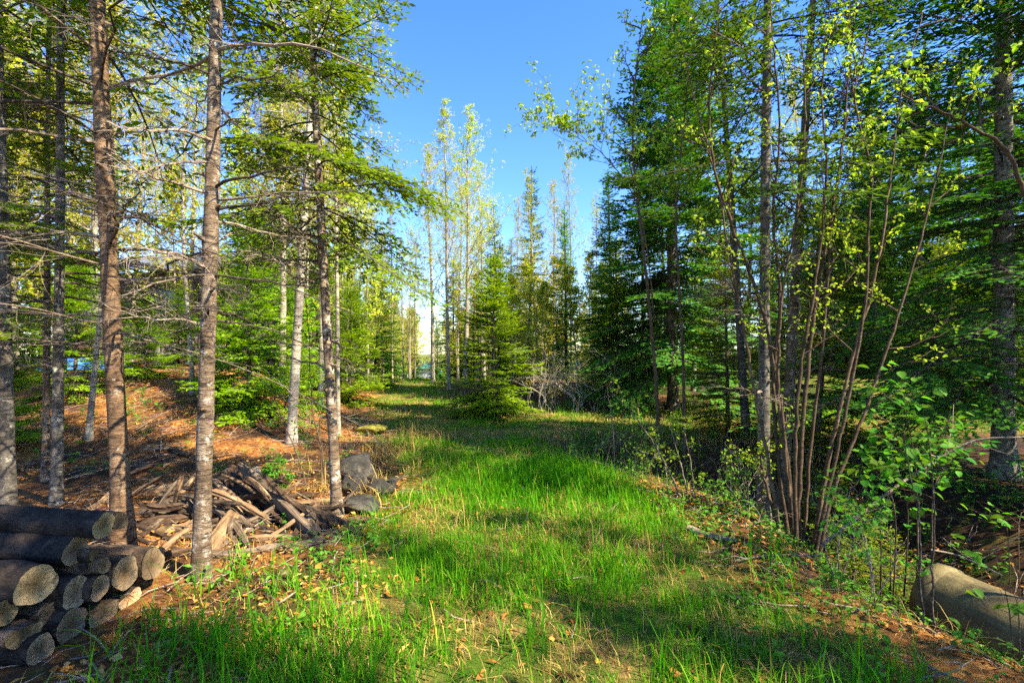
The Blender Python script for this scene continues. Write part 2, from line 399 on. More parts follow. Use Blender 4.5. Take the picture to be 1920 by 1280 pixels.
# ------------------------------------------------------------------ ground sheet
def grass_mask(x, y):
    xl = np.interp(y, YS, XL); xr = np.interp(y, YS, XR)
    w = .35 + .02 * y
    m = sstep(-w, w, x - xl) * sstep(-w, w, xr - x)
    far_r = sstep(4.0, 6.0, x) * sstep(8.0, 9.5, y) * (1 - sstep(19, 23, y))
    return np.maximum(np.maximum(m, .9 * far_r), sstep(26, 34, y))
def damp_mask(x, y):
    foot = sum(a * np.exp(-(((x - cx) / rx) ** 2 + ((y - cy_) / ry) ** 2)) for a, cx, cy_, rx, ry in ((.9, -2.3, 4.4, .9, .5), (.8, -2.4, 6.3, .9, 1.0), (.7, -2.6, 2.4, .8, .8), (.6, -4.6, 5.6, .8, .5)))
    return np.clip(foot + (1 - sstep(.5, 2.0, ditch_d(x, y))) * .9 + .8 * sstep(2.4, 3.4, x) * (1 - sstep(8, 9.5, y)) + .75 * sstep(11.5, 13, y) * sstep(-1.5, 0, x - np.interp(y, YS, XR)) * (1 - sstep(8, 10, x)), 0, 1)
def axis(a, b, fine0, fine1, s0, s1):
    out = [fine0]
    while out[-1] < fine1: out.append(out[-1] + s0)
    hi = [out[-1]]; st = s0
    while hi[-1] < b: st = min(st * 1.12, s1); hi.append(hi[-1] + st)
    lo = [fine0]; st = s0
    while lo[-1] > a: st = min(st * 1.12, s1); lo.append(lo[-1] - st)
    return np.array(lo[:0:-1] + out + hi[1:])
gx = axis(-400, 400, -6, 6, .09, 20); gy = axis(-40, 700, 1.2, 13, .09, 20)
X, Y = np.meshgrid(gx, gy); Z = gz(X, Y)
nx, ny = len(gx), len(gy)
ii = (np.arange(ny - 1)[:, None] * nx + np.arange(nx - 1)[None]).ravel()
b = MB(); b.add(np.stack([X, Y, Z], -1).reshape(-1, 3), np.stack([ii, ii + 1, ii + nx + 1, ii + nx], -1))
gm = b.mesh('ground', 'ground', True)
nn_ = fbm(X * 1.3 + 9, Y * 1.3) - .47
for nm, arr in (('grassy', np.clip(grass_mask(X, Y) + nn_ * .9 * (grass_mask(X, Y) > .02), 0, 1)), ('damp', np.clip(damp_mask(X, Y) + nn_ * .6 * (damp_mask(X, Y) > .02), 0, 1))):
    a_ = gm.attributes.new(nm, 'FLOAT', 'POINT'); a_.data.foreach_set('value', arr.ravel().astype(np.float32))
ground = link('ground', gm); ground['kind'] = 'structure'
ground['label'] = 'forest floor of leaf litter and thatch with a grassy track'

# ------------------------------------------------------------------ tree builders
def trunk_mesh(h, r, rng, k=14, lean=(0, 0), bend=.02, flare=1.6, mat='bark_fir', seg=.22, top=.12, stubs=0, name='trunk'):
    n = max(6, int(h / seg)); s = np.linspace(0, 1, n)
    px = lean[0] * s + bend * h * .12 * np.sin(s * 5 + rng.random() * 6) * s; py = lean[1] * s + bend * h * .12 * np.cos(s * 4 + rng.random() * 6) * s
    P = np.stack([px, py, s * h - .12 * (s == 0)], -1)
    rad = r * ((1 - s) ** .85 * (1 - top) + top) * (1 + (flare - 1) * np.exp(-s * h / .16)) * (1 + .035 * rng.normal(size=n))
    b = MB(); b.tube(P, rad, k, wob=.025, rng=rng, cap=False)
    for _ in range(stubs):
        i = rng.integers(2, n - 2); a = rng.random() * 6.28; d = np.array([math.cos(a), math.sin(a), rng.uniform(-.2, .5)])
        q = P[i] + d * rad[i] * .8; b.tube([q, q + d * rad[i] * .5, q + d * (rad[i] * .5 + rng.uniform(.01, .05))], [.022, .014, .007], 5)
    return b, P, rad

def needles_on(b, A, D, L, UP, rng, step, tl, tw, mi=0, spread=50, jz=.22, jn=.45):
    """needle-covered twiglets along many branchlets (start A, direction D, length L, plane normal UP)"""
    n = np.maximum(2, (L / step).astype(int)); idx = np.repeat(np.arange(len(A)), n)
    fr = np.concatenate([np.linspace(.08, 1, q) for q in n]); m = len(idx)
    side = np.where(rng.random(m) < .5, 1., -1.)
    S = nrm(np.cross(D, UP))[idx]; Dm = D[idx]; U = UP[idx]
    ang = np.radians(spread) * rng.uniform(.5, 1.15, m) * (1 - .6 * (fr > .93))
    dr = Dm * np.cos(ang)[:, None] + S * (np.sin(ang) * side)[:, None] + U * rng.normal(.05, jz, m)[:, None]
    C = A[idx] + Dm * (L[idx] * fr)[:, None]
    N = nrm(U + rng.normal(0, jn, (m, 3)))
    rr = np.clip(rng.random(len(A))[idx] * .45 + rng.random(m) * .5, 0, .94)
    rr = np.where(rng.random(m) < .012, 1., rr)
    b.leaves(C, dr, N, tl * rng.uniform(.65, 1.25, m), tw * rng.uniform(.75, 1.3, m), mi, rr)

def conifer(seed, h, r, start=.06, lmax=2.0, whorl=.34, nb=5, step=.035, tl=.075, tw=.024, bl_step=.075, droop=.35, power=.85,
            needle='needle_dark', barkm='bark_spruce', thin=0.0, dead=0, lean=(0, 0), bl_len=.42, up0=.55, low_short=.0, k=10, stubs=0, layered=False):
    """returns (trunk mesh, crown mesh); crown: boughs with needle-covered branchlets"""
    rng = np.random.default_rng(seed)
    tb, P, rad = trunk_mesh(h, r, rng, k=k, lean=lean, mat=barkm, stubs=stubs)
    zt = P[:, 2]
    c = MB(); A_, D_, L_, U_ = [], [], [], []; sa, sb, sr0, sr1 = [], [], [], []
    z = start * h
    while z < h * .985:
        t = (z - start * h) / (h * (1 - start))
        for j in range(max(2, int(nb + rng.integers(-1, 2) - (t > .9)))):
            if rng.random() < thin: continue
            zz = min(h * .99, z + rng.uniform(-.5, .5) * whorl * (.45 if layered else 1)); az = rng.random() * 6.283
            Lb = (lmax * (1 - t) ** power * (1 - low_short * max(0, 1 - t * 5)) + .10) * rng.uniform(.6, 1.15)
            e = up0 * t ** .7 + .02 + rng.normal(0, .08) - .18 * (1 - t)
            n = 7; s = np.linspace(0, 1, n)
            vert = Lb * (e * s - droop * (1 - t * .7) * s ** 2 * .9 + .16 * s ** 4)
            base = np.array([np.interp(zz, zt, P[:, 0]), np.interp(zz, zt, P[:, 1]), zz])
            azs = az + rng.normal(0, .18) * s
            B = base + np.stack([np.cos(azs) * s * Lb, np.sin(azs) * s * Lb, vert], -1)
            rb = .006 + .010 * Lb / 2
            sa.append(B[:-1]); sb.append(B[1:]); sr0.append(rb * (1 - s[:-1] * .85)); sr1.append(rb * (1 - s[1:] * .85))
            nbl = max(3, int(Lb / bl_step)); q = np.clip(np.linspace(.14, 1, nbl) + rng.normal(0, .015, nbl), .05, 1)
            pos = np.stack([np.interp(q, s, B[:, i]) for i in range(3)], -1)
            tan = nrm(np.stack([np.interp(q, s, np.gradient(B[:, i])) for i in range(3)], -1))
            upv = nrm(np.cross(np.cross(tan, [0, 0, 1.]), tan)); sd = np.cross(tan, upv)
            sg = np.where(np.arange(nbl) % 2 == 0, 1., -1.)
            ang = np.radians(rng.uniform(38, 68, nbl)) * (q < .985)
            dr = tan * np.cos(ang)[:, None] + sd * (np.sin(ang) * sg)[:, None] + np.array([0, 0, -1.]) * (rng.uniform(.0, .18, nbl) if layered else rng.uniform(-.05, .32, nbl))[:, None]
            ln = (bl_len * Lb * (1 - q) ** .8 * np.minimum(1, q * 3.2) + .07) * rng.uniform(.6, 1.2, nbl)
            A_.append(pos); D_.append(nrm(dr)); L_.append(np.minimum(ln, .75)); U_.append(upv)
        z += whorl * rng.uniform(.75, 1.2) * (1 - .45 * t)
    A = np.vstack(A_); D = np.vstack(D_); L = np.concatenate(L_); U = np.vstack(U_)
    needles_on(c, A, D, L, U, rng, step, tl, tw, jz=.10 if layered else .22, jn=.30 if layered else .45)
    c.segs(np.vstack(sa), np.vstack(sb), np.concatenate(sr0), np.concatenate(sr1), 3, 1)
    big = L > .16
    c.segs(A[big], (A + D * L[:, None] * .9)[big], .0035, .0015, 3, 1)
    # leader
    c.leaves(np.repeat(P[-1:], 14, 0) - [0, 0, 1.] * np.linspace(0, .35, 14)[:, None], rng.normal(0, .5, (14, 3)) + [0, 0, 1.], rng.normal(size=(14, 3)), tl, tw)
    return tb.mesh('trunk', barkm, True), c.mesh('crown', [needle, 'twig_dark']), P, rad

def grow(rng, p, d, L, r, lev, out, leafpts, cfg):
    """recursive twigs; out collects segments"""
    n = 4 if lev < 2 else 3
    q = p.copy(); dd = d.copy(); pts = [q.copy()]
    for i in range(n):
        dd = nrm(dd + rng.normal(0, cfg['wig'], 3) + np.array([0, 0, cfg['lift']]))
        q = q + dd * L / n; pts.append(q.copy())
    rr = r * (1 - np.linspace(0, 1, n + 1) * .72)
    for i in range(n): out.append((pts[i], pts[i + 1], rr[i], rr[i + 1]))
    if lev >= cfg['levels']:
        m = cfg['leaves']
        for i in range(m): 
            f = rng.random() ** .6 * n; k = min(n - 1, int(f)); leafpts.append((pts[k] + (pts[k + 1] - pts[k]) * (f - k), dd))
        return
    kids = cfg['kids'][lev]
    for i in range(kids):
        f = (0.25 + .75 * (i + rng.random()) / kids) * n; k = min(n - 1, int(f)); o = pts[k] + (pts[k + 1] - pts[k]) * (f - k)
        ax = nrm(np.cross(dd, rng.normal(size=3))); a = R(rng.uniform(28, 58))
        cd = nrm(dd * math.cos(a) + ax * math.sin(a))
        grow(rng, o, cd, L * rng.uniform(.35, .6) * cfg.get('shrink', 1), r * .5, lev + 1, out, leafpts, cfg)

def put_leaves(b, leafpts, rng, size, mi, per=1, broad=False, drop=.35):
    if not leafpts: return
    C = np.repeat(np.array([p for p, _ in leafpts]), per, 0); Dd = np.repeat(np.array([d for _, d in leafpts]), per, 0)
    m = len(C); C = C + rng.normal(0, size * .55, (m, 3))
    D = nrm(Dd * .4 + rng.normal(0, .7, (m, 3)) + [0, 0, -drop]); N = nrm(rng.normal(0, .6, (m, 3)) + [0, 0, .8])
    b.leaves(C, D, N, size * rng.uniform(.6, 1.3, m), size * .75 * rng.uniform(.7, 1.2, m), mi, rng.random(m), fold=.08, broad=broad)

def deciduous(seed, h, r, start=.3, limb=2.0, nlimb=30, leaf='leaf_aspen', barkm='bark_aspen', size=.05, per=2, leaves=4, lean=(0, 0), bend=.05, ang=(62, 22), kids=(5, 3), wig=.12, lift=.10):
    rng = np.random.default_rng(seed)
    tb, P, rad = trunk_mesh(h, r, rng, k=10, lean=lean, bend=bend, mat=barkm, flare=1.35, seg=.35, top=.06, stubs=6)
    c = MB(); out, lp = [], []
    cfg = dict(wig=wig, lift=lift, levels=2, kids=kids, leaves=leaves)
    for i in range(nlimb):
        t = (i + rng.random()) / nlimb; z = h * (start + (1 - start) * t * .98)
        b0 = np.array([np.interp(z, P[:, 2], P[:, 0]), np.interp(z, P[:, 2], P[:, 1]), z])
        az = i * 2.4 + rng.normal(0, .5); a = R(ang[0] + (ang[1] - ang[0]) * t + rng.normal(0, 8))
        d = np.array([math.sin(a) * math.cos(az), math.sin(a) * math.sin(az), math.cos(a)])
        L = limb * (1 - t * .78) * rng.uniform(.55, 1.15) * min(1, .45 + t * 3)
        grow(rng, b0, d, L, max(.005, r * .22 * (1 - t * .6)), 0, out, lp, cfg)
    S = np.array([(*a, *b_) for a, b_, _, _ in out]); c.segs(S[:, :3], S[:, 3:], [o[2] for o in out], [o[3] for o in out], 3, 1)
    put_leaves(c, lp, rng, size, 0, per)
    return tb.mesh('trunk', barkm, True), c.mesh('crown', [leaf, barkm]), P, rad

def plant_tree(name, proto, loc, label, group=None, rz=0.0, scale=1.0, cat='tree'):
    r = thing(name, loc, label, cat, group, rz, scale)
    link('trunk', proto[0], r); link('crown', proto[1], r)
    return r

def dead_branch(rng, p0, az, L, r0, rise=.0, sag=.1, twigs=10, fine=True):
    """a bare branch with side twigs, as one mesh builder"""
    b = MB(); n = 9; s = np.linspace(0, 1, n)
    azs = az + rng.normal(0, .25) * s + rng.normal(0, .10, n) * s
    P = np.array(p0) + np.stack([np.cos(azs) * s * L, np.sin(azs) * s * L, L * (rise * s - sag * s ** 2) + rng.normal(0, .008, n)], -1)
    b.tube(P, r0 * (1 - s * .85), 5, cap=False)
    out, lp = [], []
    cfg = dict(wig=.22, lift=.0, levels=1, kids=(4,), leaves=0)
    for i in range(twigs):
        f = rng.uniform(.15, .98); o = np.array([np.interp(f, s, P[:, j]) for j in range(3)])
        t = nrm(P[min(n - 1, int(f * (n - 1)) + 1)] - P[int(f * (n - 1))])
        sd = nrm(np.cross(t, [0, 0, 1.])) * (1 if rng.random() < .5 else -1); a = R(rng.uniform(30, 70))
        grow(rng, o, nrm(t * math.cos(a) + sd * math.sin(a) + np.array([0, 0, rng.normal(0, .25)])), L * .42 * (1.05 - f) + .06, r0 * .28, 0 if fine else 1, out, lp, cfg)
    if out:
        S = np.array([(*a, *c) for a, c, _, _ in out]); b.segs(S[:, :3], S[:, 3:], [o[2] for o in out], [o[3] for o in out], 3)
    return b, P

# ------------------------------------------------------------------ house, railing, tarp behind the left bank
def board(name, c, sx, sy, sz, mat, parent, rz=0):
    b = MB(); b.box((0, 0, 0), sx, sy, sz); o = b.build(name, mat, parent); o.location = c; o.rotation_euler = (0, 0, rz); return o
hx, hy = -14.2, 19.5; hz0 = float(gz(hx, hy)) - .3
house = thing('house', (hx, hy, hz0), 'dark timber house half hidden behind the firs on the bank', 'house', rz=R(-8))
W_, D_h, H_ = 8.6, 6.0, 4.1
board('wall', (0, D_h / 2, H_ / 2), W_ - .2, D_h, H_, 'wall_board', house)
for i in range(17):
    mt = 'wall_log' if i < 6 else 'wall_board'
    o = board('plank', (0, -.03 - .012 * (i % 2), .12 + i * .24), W_, .07, .232, mt, house)
for (wx, wz, ww, wh) in ((-2.6, 2.9, 1.3, 1.0), (.2, 2.9, 1.3, 1.0), (2.7, 1.3, 1.0, 1.1)):
    w = board('window', (wx, -.11, wz), ww, .06, wh, 'frame_white', house); board('pane', (0, -.034, 0), ww - .14, .012, wh - .14, 'glass_pane', w)
b = MB()
for sgn in (0, 1):
    y0, z0, y1, z1 = (-.75, H_ - .05, D_h / 2, H_ + 1.25) if sgn == 0 else (D_h / 2, H_ + 1.25, D_h + .75, H_ - .05)
    for zz in (0,):
        v = [(-W_ / 2 - .4, y0, z0), (W_ / 2 + .4, y0, z0), (W_ / 2 + .4, y1, z1), (-W_ / 2 - .4, y1, z1)]
        v = np.array(v); vv = np.vstack([v, v + [0, 0, .07]])
        b.add(vv, [[3, 2, 1, 0], [4, 5, 6, 7], [0, 1, 5, 4], [1, 2, 6, 5], [2, 3, 7, 6], [3, 0, 4, 7]])
roof = b.build('roof', 'roof_metal', house)
for i in range(22):
    o = MB().box((0, 0, 0), .03, math.hypot(D_h / 2 + .75, 1.3), .035).build('seam', 'roof_metal', roof)
    o.location = (-W_ / 2 + .1 + i * .40, (D_h / 2 - .75) / 2, H_ + .60 + .09); o.rotation_euler = (math.atan2(1.3, D_h / 2 + .75), 0, 0)

# deck railing in front of the house
ra, rb_ = pt(228, 655, 15.5), pt(492, 648, 15.5)
rail = thing('railing', tuple((ra + rb_) / 2 * [1, 1, 0] + [0, 0, float(gz((ra[0] + rb_[0]) / 2, 15.5)) - .05]), 'weathered wooden railing with upright balusters on the leafy bank', 'railing')
Lr = float(np.linalg.norm((rb_ - ra)[:2])); zt = 1.02
board('top_rail', (0, 0, zt), Lr, .09, .06, 'rail_wood', rail); board('bottom_rail', (0, 0, zt - .52), Lr, .09, .06, 'rail_wood', rail)
for i in range(5): board('post', (-Lr / 2 + .05 + i * (Lr - .1) / 4, .02, .42), .10, .10, 1.3, 'rail_wood', rail)
for i in range(25):
    if i % 6: board('baluster', (-Lr / 2 + .05 + i * (Lr - .1) / 24, 0, zt - .26), .045, .045, .46, 'rail_wood', rail)

rng = np.random.default_rng(5)
tx, ty = -9.6, 10.8; n = 22
u = np.linspace(-1, 1, n); Ut, Vt = np.meshgrid(u, u)
prof = (1 - np.abs(Ut) ** 3) * (1 - np.abs(Vt) ** 3); hh = .22 * prof * (.65 + .7 * fbm(Ut * 3 + 4, Vt * 3)) + .05 * (fbm(Ut * 9, Vt * 9) - .4)
TX = tx + Ut * .85 + .1 * fbm(Vt * 3, Ut * 3); TY = ty + Vt * .40
ii = (np.arange(n - 1)[:, None] * n + np.arange(n - 1)[None]).ravel()
b = MB(); b.add(np.stack([TX - tx, TY - ty, gz(TX, TY) + hh + .02 - gz(tx, ty)], -1).reshape(-1, 3), np.stack([ii, ii + 1, ii + n + 1, ii + n], -1))
o = b.build('tarp', 'tarp_blue', smooth=True); o.location = (tx, ty, float(gz(tx, ty))); tag(o, 'crumpled bright blue tarp lying on the leafy bank', 'tarp')

# far pale building at the end of the track
fb = thing('cottage', (-14.0, 78, float(gz(-14.0, 78)) - .6), 'tiny pale building with green roof at the end of the track', 'cottage')
board('wall', (0, 0, 1.0), 5.0, 4, 2.0, 'far_house_wall', fb); bb = MB()
bb.add([(-2.8, -2.4, 2), (2.8, -2.4, 2), (2.8, 2.4, 2), (-2.8, 2.4, 2), (-2.8, 0, 3.1), (2.8, 0, 3.1)], [[0, 1, 5, 4], [2, 3, 4, 5], [3, 2, 1, 0]]); bb.add([(-2.8, -2.4, 2), (-2.8, 2.4, 2), (-2.8, 0, 3.1), (2.8, -2.4, 2), (2.8, 2.4, 2), (2.8, 0, 3.1)], [[0, 2, 1], [3, 4, 5]])
bb.build('roof', 'far_house_roof', fb)

# ------------------------------------------------------------------ tall foreground trunks on the left
def near_tree(name, label, seed, base_px, d, top_px, top_py, h, r, start, lmax, needle, barkm, nbr, zlo, zhi, blen, ratio=.5, cat='tree', **kw):
    p = at(base_px, d); tp = pt(top_px, top_py, d)
    k = h / (tp[2] - p[2]); lean = ((tp[0] - p[0]) * k, kw.pop('leany', 0.0))
    cf = conifer(seed, h, r, start=start, lmax=lmax, needle=needle, barkm=barkm, lean=lean, k=20, stubs=26, **kw)
    root = thing(name, tuple(p), label, cat)
    link('trunk', cf[0], root); link('crown', cf[1], root)
    g = np.random.default_rng(seed + 900)
    for i in range(nbr):
        z = g.uniform(zlo, zhi); q = np.array([np.interp(z, cf[2][:, 2], cf[2][:, 0]), np.interp(z, cf[2][:, 2], cf[2][:, 1]), z])
        bb, _ = dead_branch(g, q, g.random() * 6.283, blen * g.uniform(.45, 1.15), g.uniform(.007, .015), g.normal(.12, .18), g.uniform(.0, .3), int(g.integers(6, 14)))
        bb.build('branch', 'twig_dark' if g.random() < ratio else 'twig_dead', root)
    return root
NT_KW = dict(tl=.060, tw=.020, step=.016, bl_step=.044, whorl=.26, nb=6)
HI_KW = dict(tl=.09, tw=.030, step=.034, bl_step=.07, whorl=.32, nb=6)
near_tree('fir_tree', 'thick brown fir trunk with bare twiggy limbs behind the log stack', 21, 232, 3.73, 182, 0, 13, .066, .31, 2.0, 'needle_mid', 'bark_brown', 34, 1.5, 4.1, 1.9, thin=.6, **HI_KW)
near_tree('fir_tree', 'pale grey-brown fir trunk with flared root beside the log stack', 22, 376, 3.28, 409, 0, 12, .052, .42, 1.8, 'needle_mid', 'bark_fir', 28, 1.6, 3.7, 1.15, thin=.6, **HI_KW)
near_tree('fir_tree', 'slender fir with drooping green crown beside the dark boulders', 23, 633, 4.4, 592, 220, 8.5, .047, .315, 1.18, 'needle_mid', 'bark_fir', 20, 1.3, 3.0, 1.0, .4, droop=.45, **NT_KW)
near_tree('fir_tree', 'dark trunk cut by the left picture edge, behind the log stack', 24, 16, 4.3, -4, 0, 12, .056, .42, 2.0, 'needle_dark', 'bark_grey', 14, 1.4, 4.6, 1.8, thin=.6, **HI_KW)
near_tree('fir_tree', 'grey trunk with sunlit pale base, second from the left picture edge', 25, 106, 4.75, 112, 300, 10, .046, .19, 1.5, 'needle_mid', 'bark_grey', 14, 1.0, 3.2, 1.1, thin=.62, **NT_KW)
near_tree('fir_tree', 'thin dark trunk just behind the grey pale-based trunk', 26, 86, 5.5, 92, 300, 9, .036, .30, 1.3, 'needle_mid', 'bark_fir', 12, 1.0, 3.0, 1.0, thin=.65, **NT_KW)

# leaning birch and other pale stems
def slim(name, label, seed, bpx, d, tpx, tpy, h, r, group=None, **kw):
    p = at(bpx, d); tp = pt(tpx, tpy, d); k = h / (tp[2] - p[2])
    pr = deciduous(seed, h, r, lean=((tp[0] - p[0]) * k, 0), **kw)
    return plant_tree(name, pr, tuple(p), label, group)
slim('birch_tree', 'white birch leaning right behind the slender fir', 31, 546, 7.2, 578, 250, 11, .072, barkm='bark_birch', start=.42, limb=2.0, nlimb=26, bend=.03)
slim('birch_tree', 'thin pale stem standing straight just behind the slender fir', 32, 634, 8.4, 628, 250, 10, .040, barkm='bark_aspen', start=.4, limb=1.6, nlimb=22)
slim('birch_tree', 'thin white crooked stem between the two thick fir trunks', 33, 362, 8.6, 345, 300, 7, .040, barkm='bark_birch', start=.4, limb=1.5, nlimb=18, bend=.25)
slim('birch_tree', 'short pale sapling on the orange bank near the blue tarp', 34, 166, 6.9, 185, 560, 6, .040, barkm='bark_birch', start=.45, limb=1.2, nlimb=14, bend=.1)

# ------------------------------------------------------------------ shared tree shapes
P_FIR  = [conifer(101, 4.0, .05, start=.03, lmax=1.35, whorl=.17, nb=7, needle='needle_bright', tl=.08, tw=.030, step=.019, bl_step=.045, droop=.28, up0=.7, low_short=.2),
          conifer(102, 4.5, .05, start=.05, lmax=1.25, whorl=.21, nb=6, needle='needle_mid', tl=.08, tw=.030, step=.019, bl_step=.045, droop=.30, up0=.6, thin=.12)]
P_SPR  = [conifer(111, 10, .11, start=.04, lmax=1.9, whorl=.36, nb=7, layered=True, droop=.5, bl_len=.5, needle='needle_dark', tl=.115, tw=.050, step=.028, bl_step=.065),
          conifer(112, 10, .10, start=.08, lmax=1.55, whorl=.36, nb=7, layered=True, droop=.5, bl_len=.5, needle='needle_dark', tl=.115, tw=.050, step=.028, bl_step=.065, thin=.1),
          conifer(113, 10, .10, start=.10, lmax=1.3, whorl=.27, nb=6, needle='needle_mid', tl=.115, tw=.050, step=.028, bl_step=.065, thin=.15),
          conifer(114, 10, .10, start=.30, lmax=1.4, whorl=.32, nb=6, needle='needle_dark', tl=.14, tw=.06, step=.055, bl_step=.085, thin=.1)]
P_ASP  = [deciduous(121, 11, .085, start=.26, limb=2.6, nlimb=40, size=.054, per=3),
          deciduous(122, 11, .075, start=.30, limb=2.3, nlimb=36, size=.054, per=3, bend=.10),
          deciduous(123, 11, .080, start=.22, limb=2.7, nlimb=40, size=.054, per=3, bend=.07),
          deciduous(124, 11, .070, start=.28, limb=1.8, nlimb=40, size=.052, per=3, ang=(40, 15), leaves=4)]
P_SEED = conifer(106, 1.0, .012, start=.06, lmax=.62, whorl=.15, nb=5, needle='needle_mid', tl=.045, tw=.015, step=.014, bl_step=.035, droop=.3, layered=True, thin=.1)
P_BUSH = [deciduous(131, 4.5, .035, start=.08, limb=1.7, nlimb=26, size=.075, per=3, bend=.2, ang=(50, 18)), deciduous(132, 4.5, .03, start=.05, limb=1.5, nlimb=24, size=.07, per=2, bend=.25, ang=(45, 15))]
def put(kind, proto, px, d, h, label, group=None, rz=None, wide=1.0, rng=np.random.default_rng(77)):
    base_h = proto[2][-1, 2]; s = h / base_h
    p = at(px, d, .05)
    o = plant_tree(kind, proto, tuple(p), label, group, rng.random() * 6.28 if rz is None else rz, (s * wide, s * wide, s))
    o.rotation_euler[0], o.rotation_euler[1] = rng.normal(0, .025), rng.normal(0, .025)
    return o

# central group at the end of the clearing
put('fir_tree', conifer(105, 4.0, .05, start=.02, lmax=1.36, whorl=.22, nb=9, thin=.14, needle='needle_bright', tl=.10, tw=.040, step=.022, bl_step=.05, droop=.34, up0=.6, layered=True, bl_len=.5), 925, 11.4, 3.75, 'bright green young fir at the fork of the grassy track', wide=1.0, rz=1.0)
put('aspen_tree', P_ASP[3], 842, 16.5, 9.3, 'tall pale aspen with sparse leaves just left of the young fir', wide=1.2, rz=.4)
put('aspen_tree', P_ASP[0], 872, 17.5, 9.9, 'tallest yellow-leaved aspen rising behind the young fir', wide=1.2, rz=2.2)
put('spruce_tree', P_SPR[2], 938, 19, 7.2, 'slim spruce tip right behind the young fir', wide=.9)
put('spruce_tree', P_SPR[1], 992, 18.5, 8.2, 'narrow pointed spruce standing alone against the sky', wide=.85)
put('spruce_tree', P_SPR[2], 1062, 16.5, 6.2, 'shorter yellowish spruce right of the narrow pointed spruce', wide=1.0)
put('aspen_tree', P_ASP[1], 1072, 19, 8.8, 'thin yellow aspen right of the narrow pointed spruce', wide=.7)
put('aspen_tree', P_ASP[3], 1010, 17, 7.6, 'thin aspen in front of the narrow pointed spruce', wide=.9)
put('aspen_tree', P_ASP[2], 965, 21, 7.6, 'bushy golden aspen between the slim spruce tip and narrow spruce', wide=.8)
put('aspen_tree', P_ASP[2], 1118, 22, 8.2, 'golden aspen against the sky left of the big dark spruce', wide=.8)
rg = np.random.default_rng(9)
for px, d, h, w, lab in ((812, 19, 9.2, 1.15, 'pale airy aspen at the left end of the tall central group'), (905, 20.5, 9.2, 1.2, 'yellow aspen tucked right behind the tallest central aspen'), (858, 22, 9.2, 1., 'airy aspen between the two tall central aspens'), (1040, 22, 8.8, .9, 'airy golden aspen between the narrow spruce and the thin yellow aspen')):
    put('aspen_tree', P_ASP[int(px) % 4], px, d, h, lab, wide=w)
for px, d, h in ((736, 19, 6.6), (700, 20, 7.6), (650, 16, 8.0), (768, 26, 8.0), (757, 21, 6.0), (778, 23, 6.6), (690, 16.5, 7.0), (716, 24, 7.5), (668, 20, 8.5)):
    put('aspen_tree', P_ASP[int(rg.integers(0, 3))], px, d, h, 'slim yellow aspen in the row left of the grassy track', 'aspens left of the track', wide=.85)
for i in range(30):
    d = rg.uniform(34, 100); px = rg.uniform(700, 785) if i % 2 else rg.uniform(812, 900)
    put('aspen_tree', P_ASP[i % 4] if i % 3 else P_BUSH[i % 2], px, d, rg.uniform(.055, .09) * d + 2.2, 'distant yellow aspen far down the track', 'aspens far down the track', wide=1.2)
put('spruce_tree', P_SPR[1], 822, 27, 3.4, 'small dark spruce beside the far end of the track')

for i in range(64):
    d = rg.uniform(26, 52); px = rg.choice([rg.uniform(-200, 240), rg.uniform(500, 745), rg.uniform(850, 1200), rg.uniform(850, 1560)])
    if i % 3: put('aspen_tree', P_ASP[i % 4], px, d, rg.uniform(7, 10), 'far aspen in the tree line behind the clearing', 'aspens of the far tree line', wide=1.2)
    else: put('spruce_tree', P_SPR[i % 3], px, d, rg.uniform(6, 9.5), 'far spruce in the tree line behind the clearing', 'spruces of the far tree line', wide=1.1)
for i, (px, d, h) in enumerate(((958, 15.5, 3.6), (985, 16.5, 4.2), (1020, 15, 3.4), (1040, 18, 4.6), (1085, 16, 4.0), (1110, 18, 4.8), (1140, 16, 4.0), (900, 19, 4.2), (1000, 21, 5.2), (860, 21, 3.8))):
    put('aspen_sapling', P_BUSH[i % 2], px, d, h, 'golden bushy sapling in the thicket behind the clearing', 'golden saplings behind the clearing')
for i, (px, d, h) in enumerate(((690, 19, 3.6), (640, 21, 4.2), (720, 27, 4), (600, 19, 4), (560, 17, 3.6), (420, 14.5, 3.4), (60, 14, 3.6), (180, 15, 3.2))):
    put('aspen_sapling', P_BUSH[i % 2], px, d, h, 'yellow bushy sapling in the wood on the left bank', 'yellow saplings on the left bank')
for i in range(80):
    d = rg.uniform(56, 105); px = rg.choice([rg.uniform(610, 782), rg.uniform(815, 1180)])
    if i % 4: put('aspen_tree', (P_ASP[i % 4], P_BUSH[i % 2])[i % 2], px, d, rg.uniform(.06, .10) * d + 3.5, 'remote yellow-green tree on the horizon behind the clearing', 'remote trees on the horizon', wide=1.5)
    else: put('spruce_tree', P_SPR[i % 3], px, d, rg.uniform(.05, .09) * d + 3.5, 'remote dark conifer on the horizon behind the clearing', 'remote conifers on the horizon', wide=1.3)
for i, (px, d, h) in enumerate(((30, 11, 7.5), (120, 10, 7), (325, 16, 6.5), (450, 15, 7.5), (530, 15, 8.5), (580, 13.5, 8), (640, 15.5, 7.5), (75, 13, 8), (-20, 9, 7))):
    put('aspen_tree', P_BUSH[i % 2], px, d, h, 'bushy yellow-green tree leafed low down, in the left wood', 'low-leafed trees on the left bank', wide=.8)
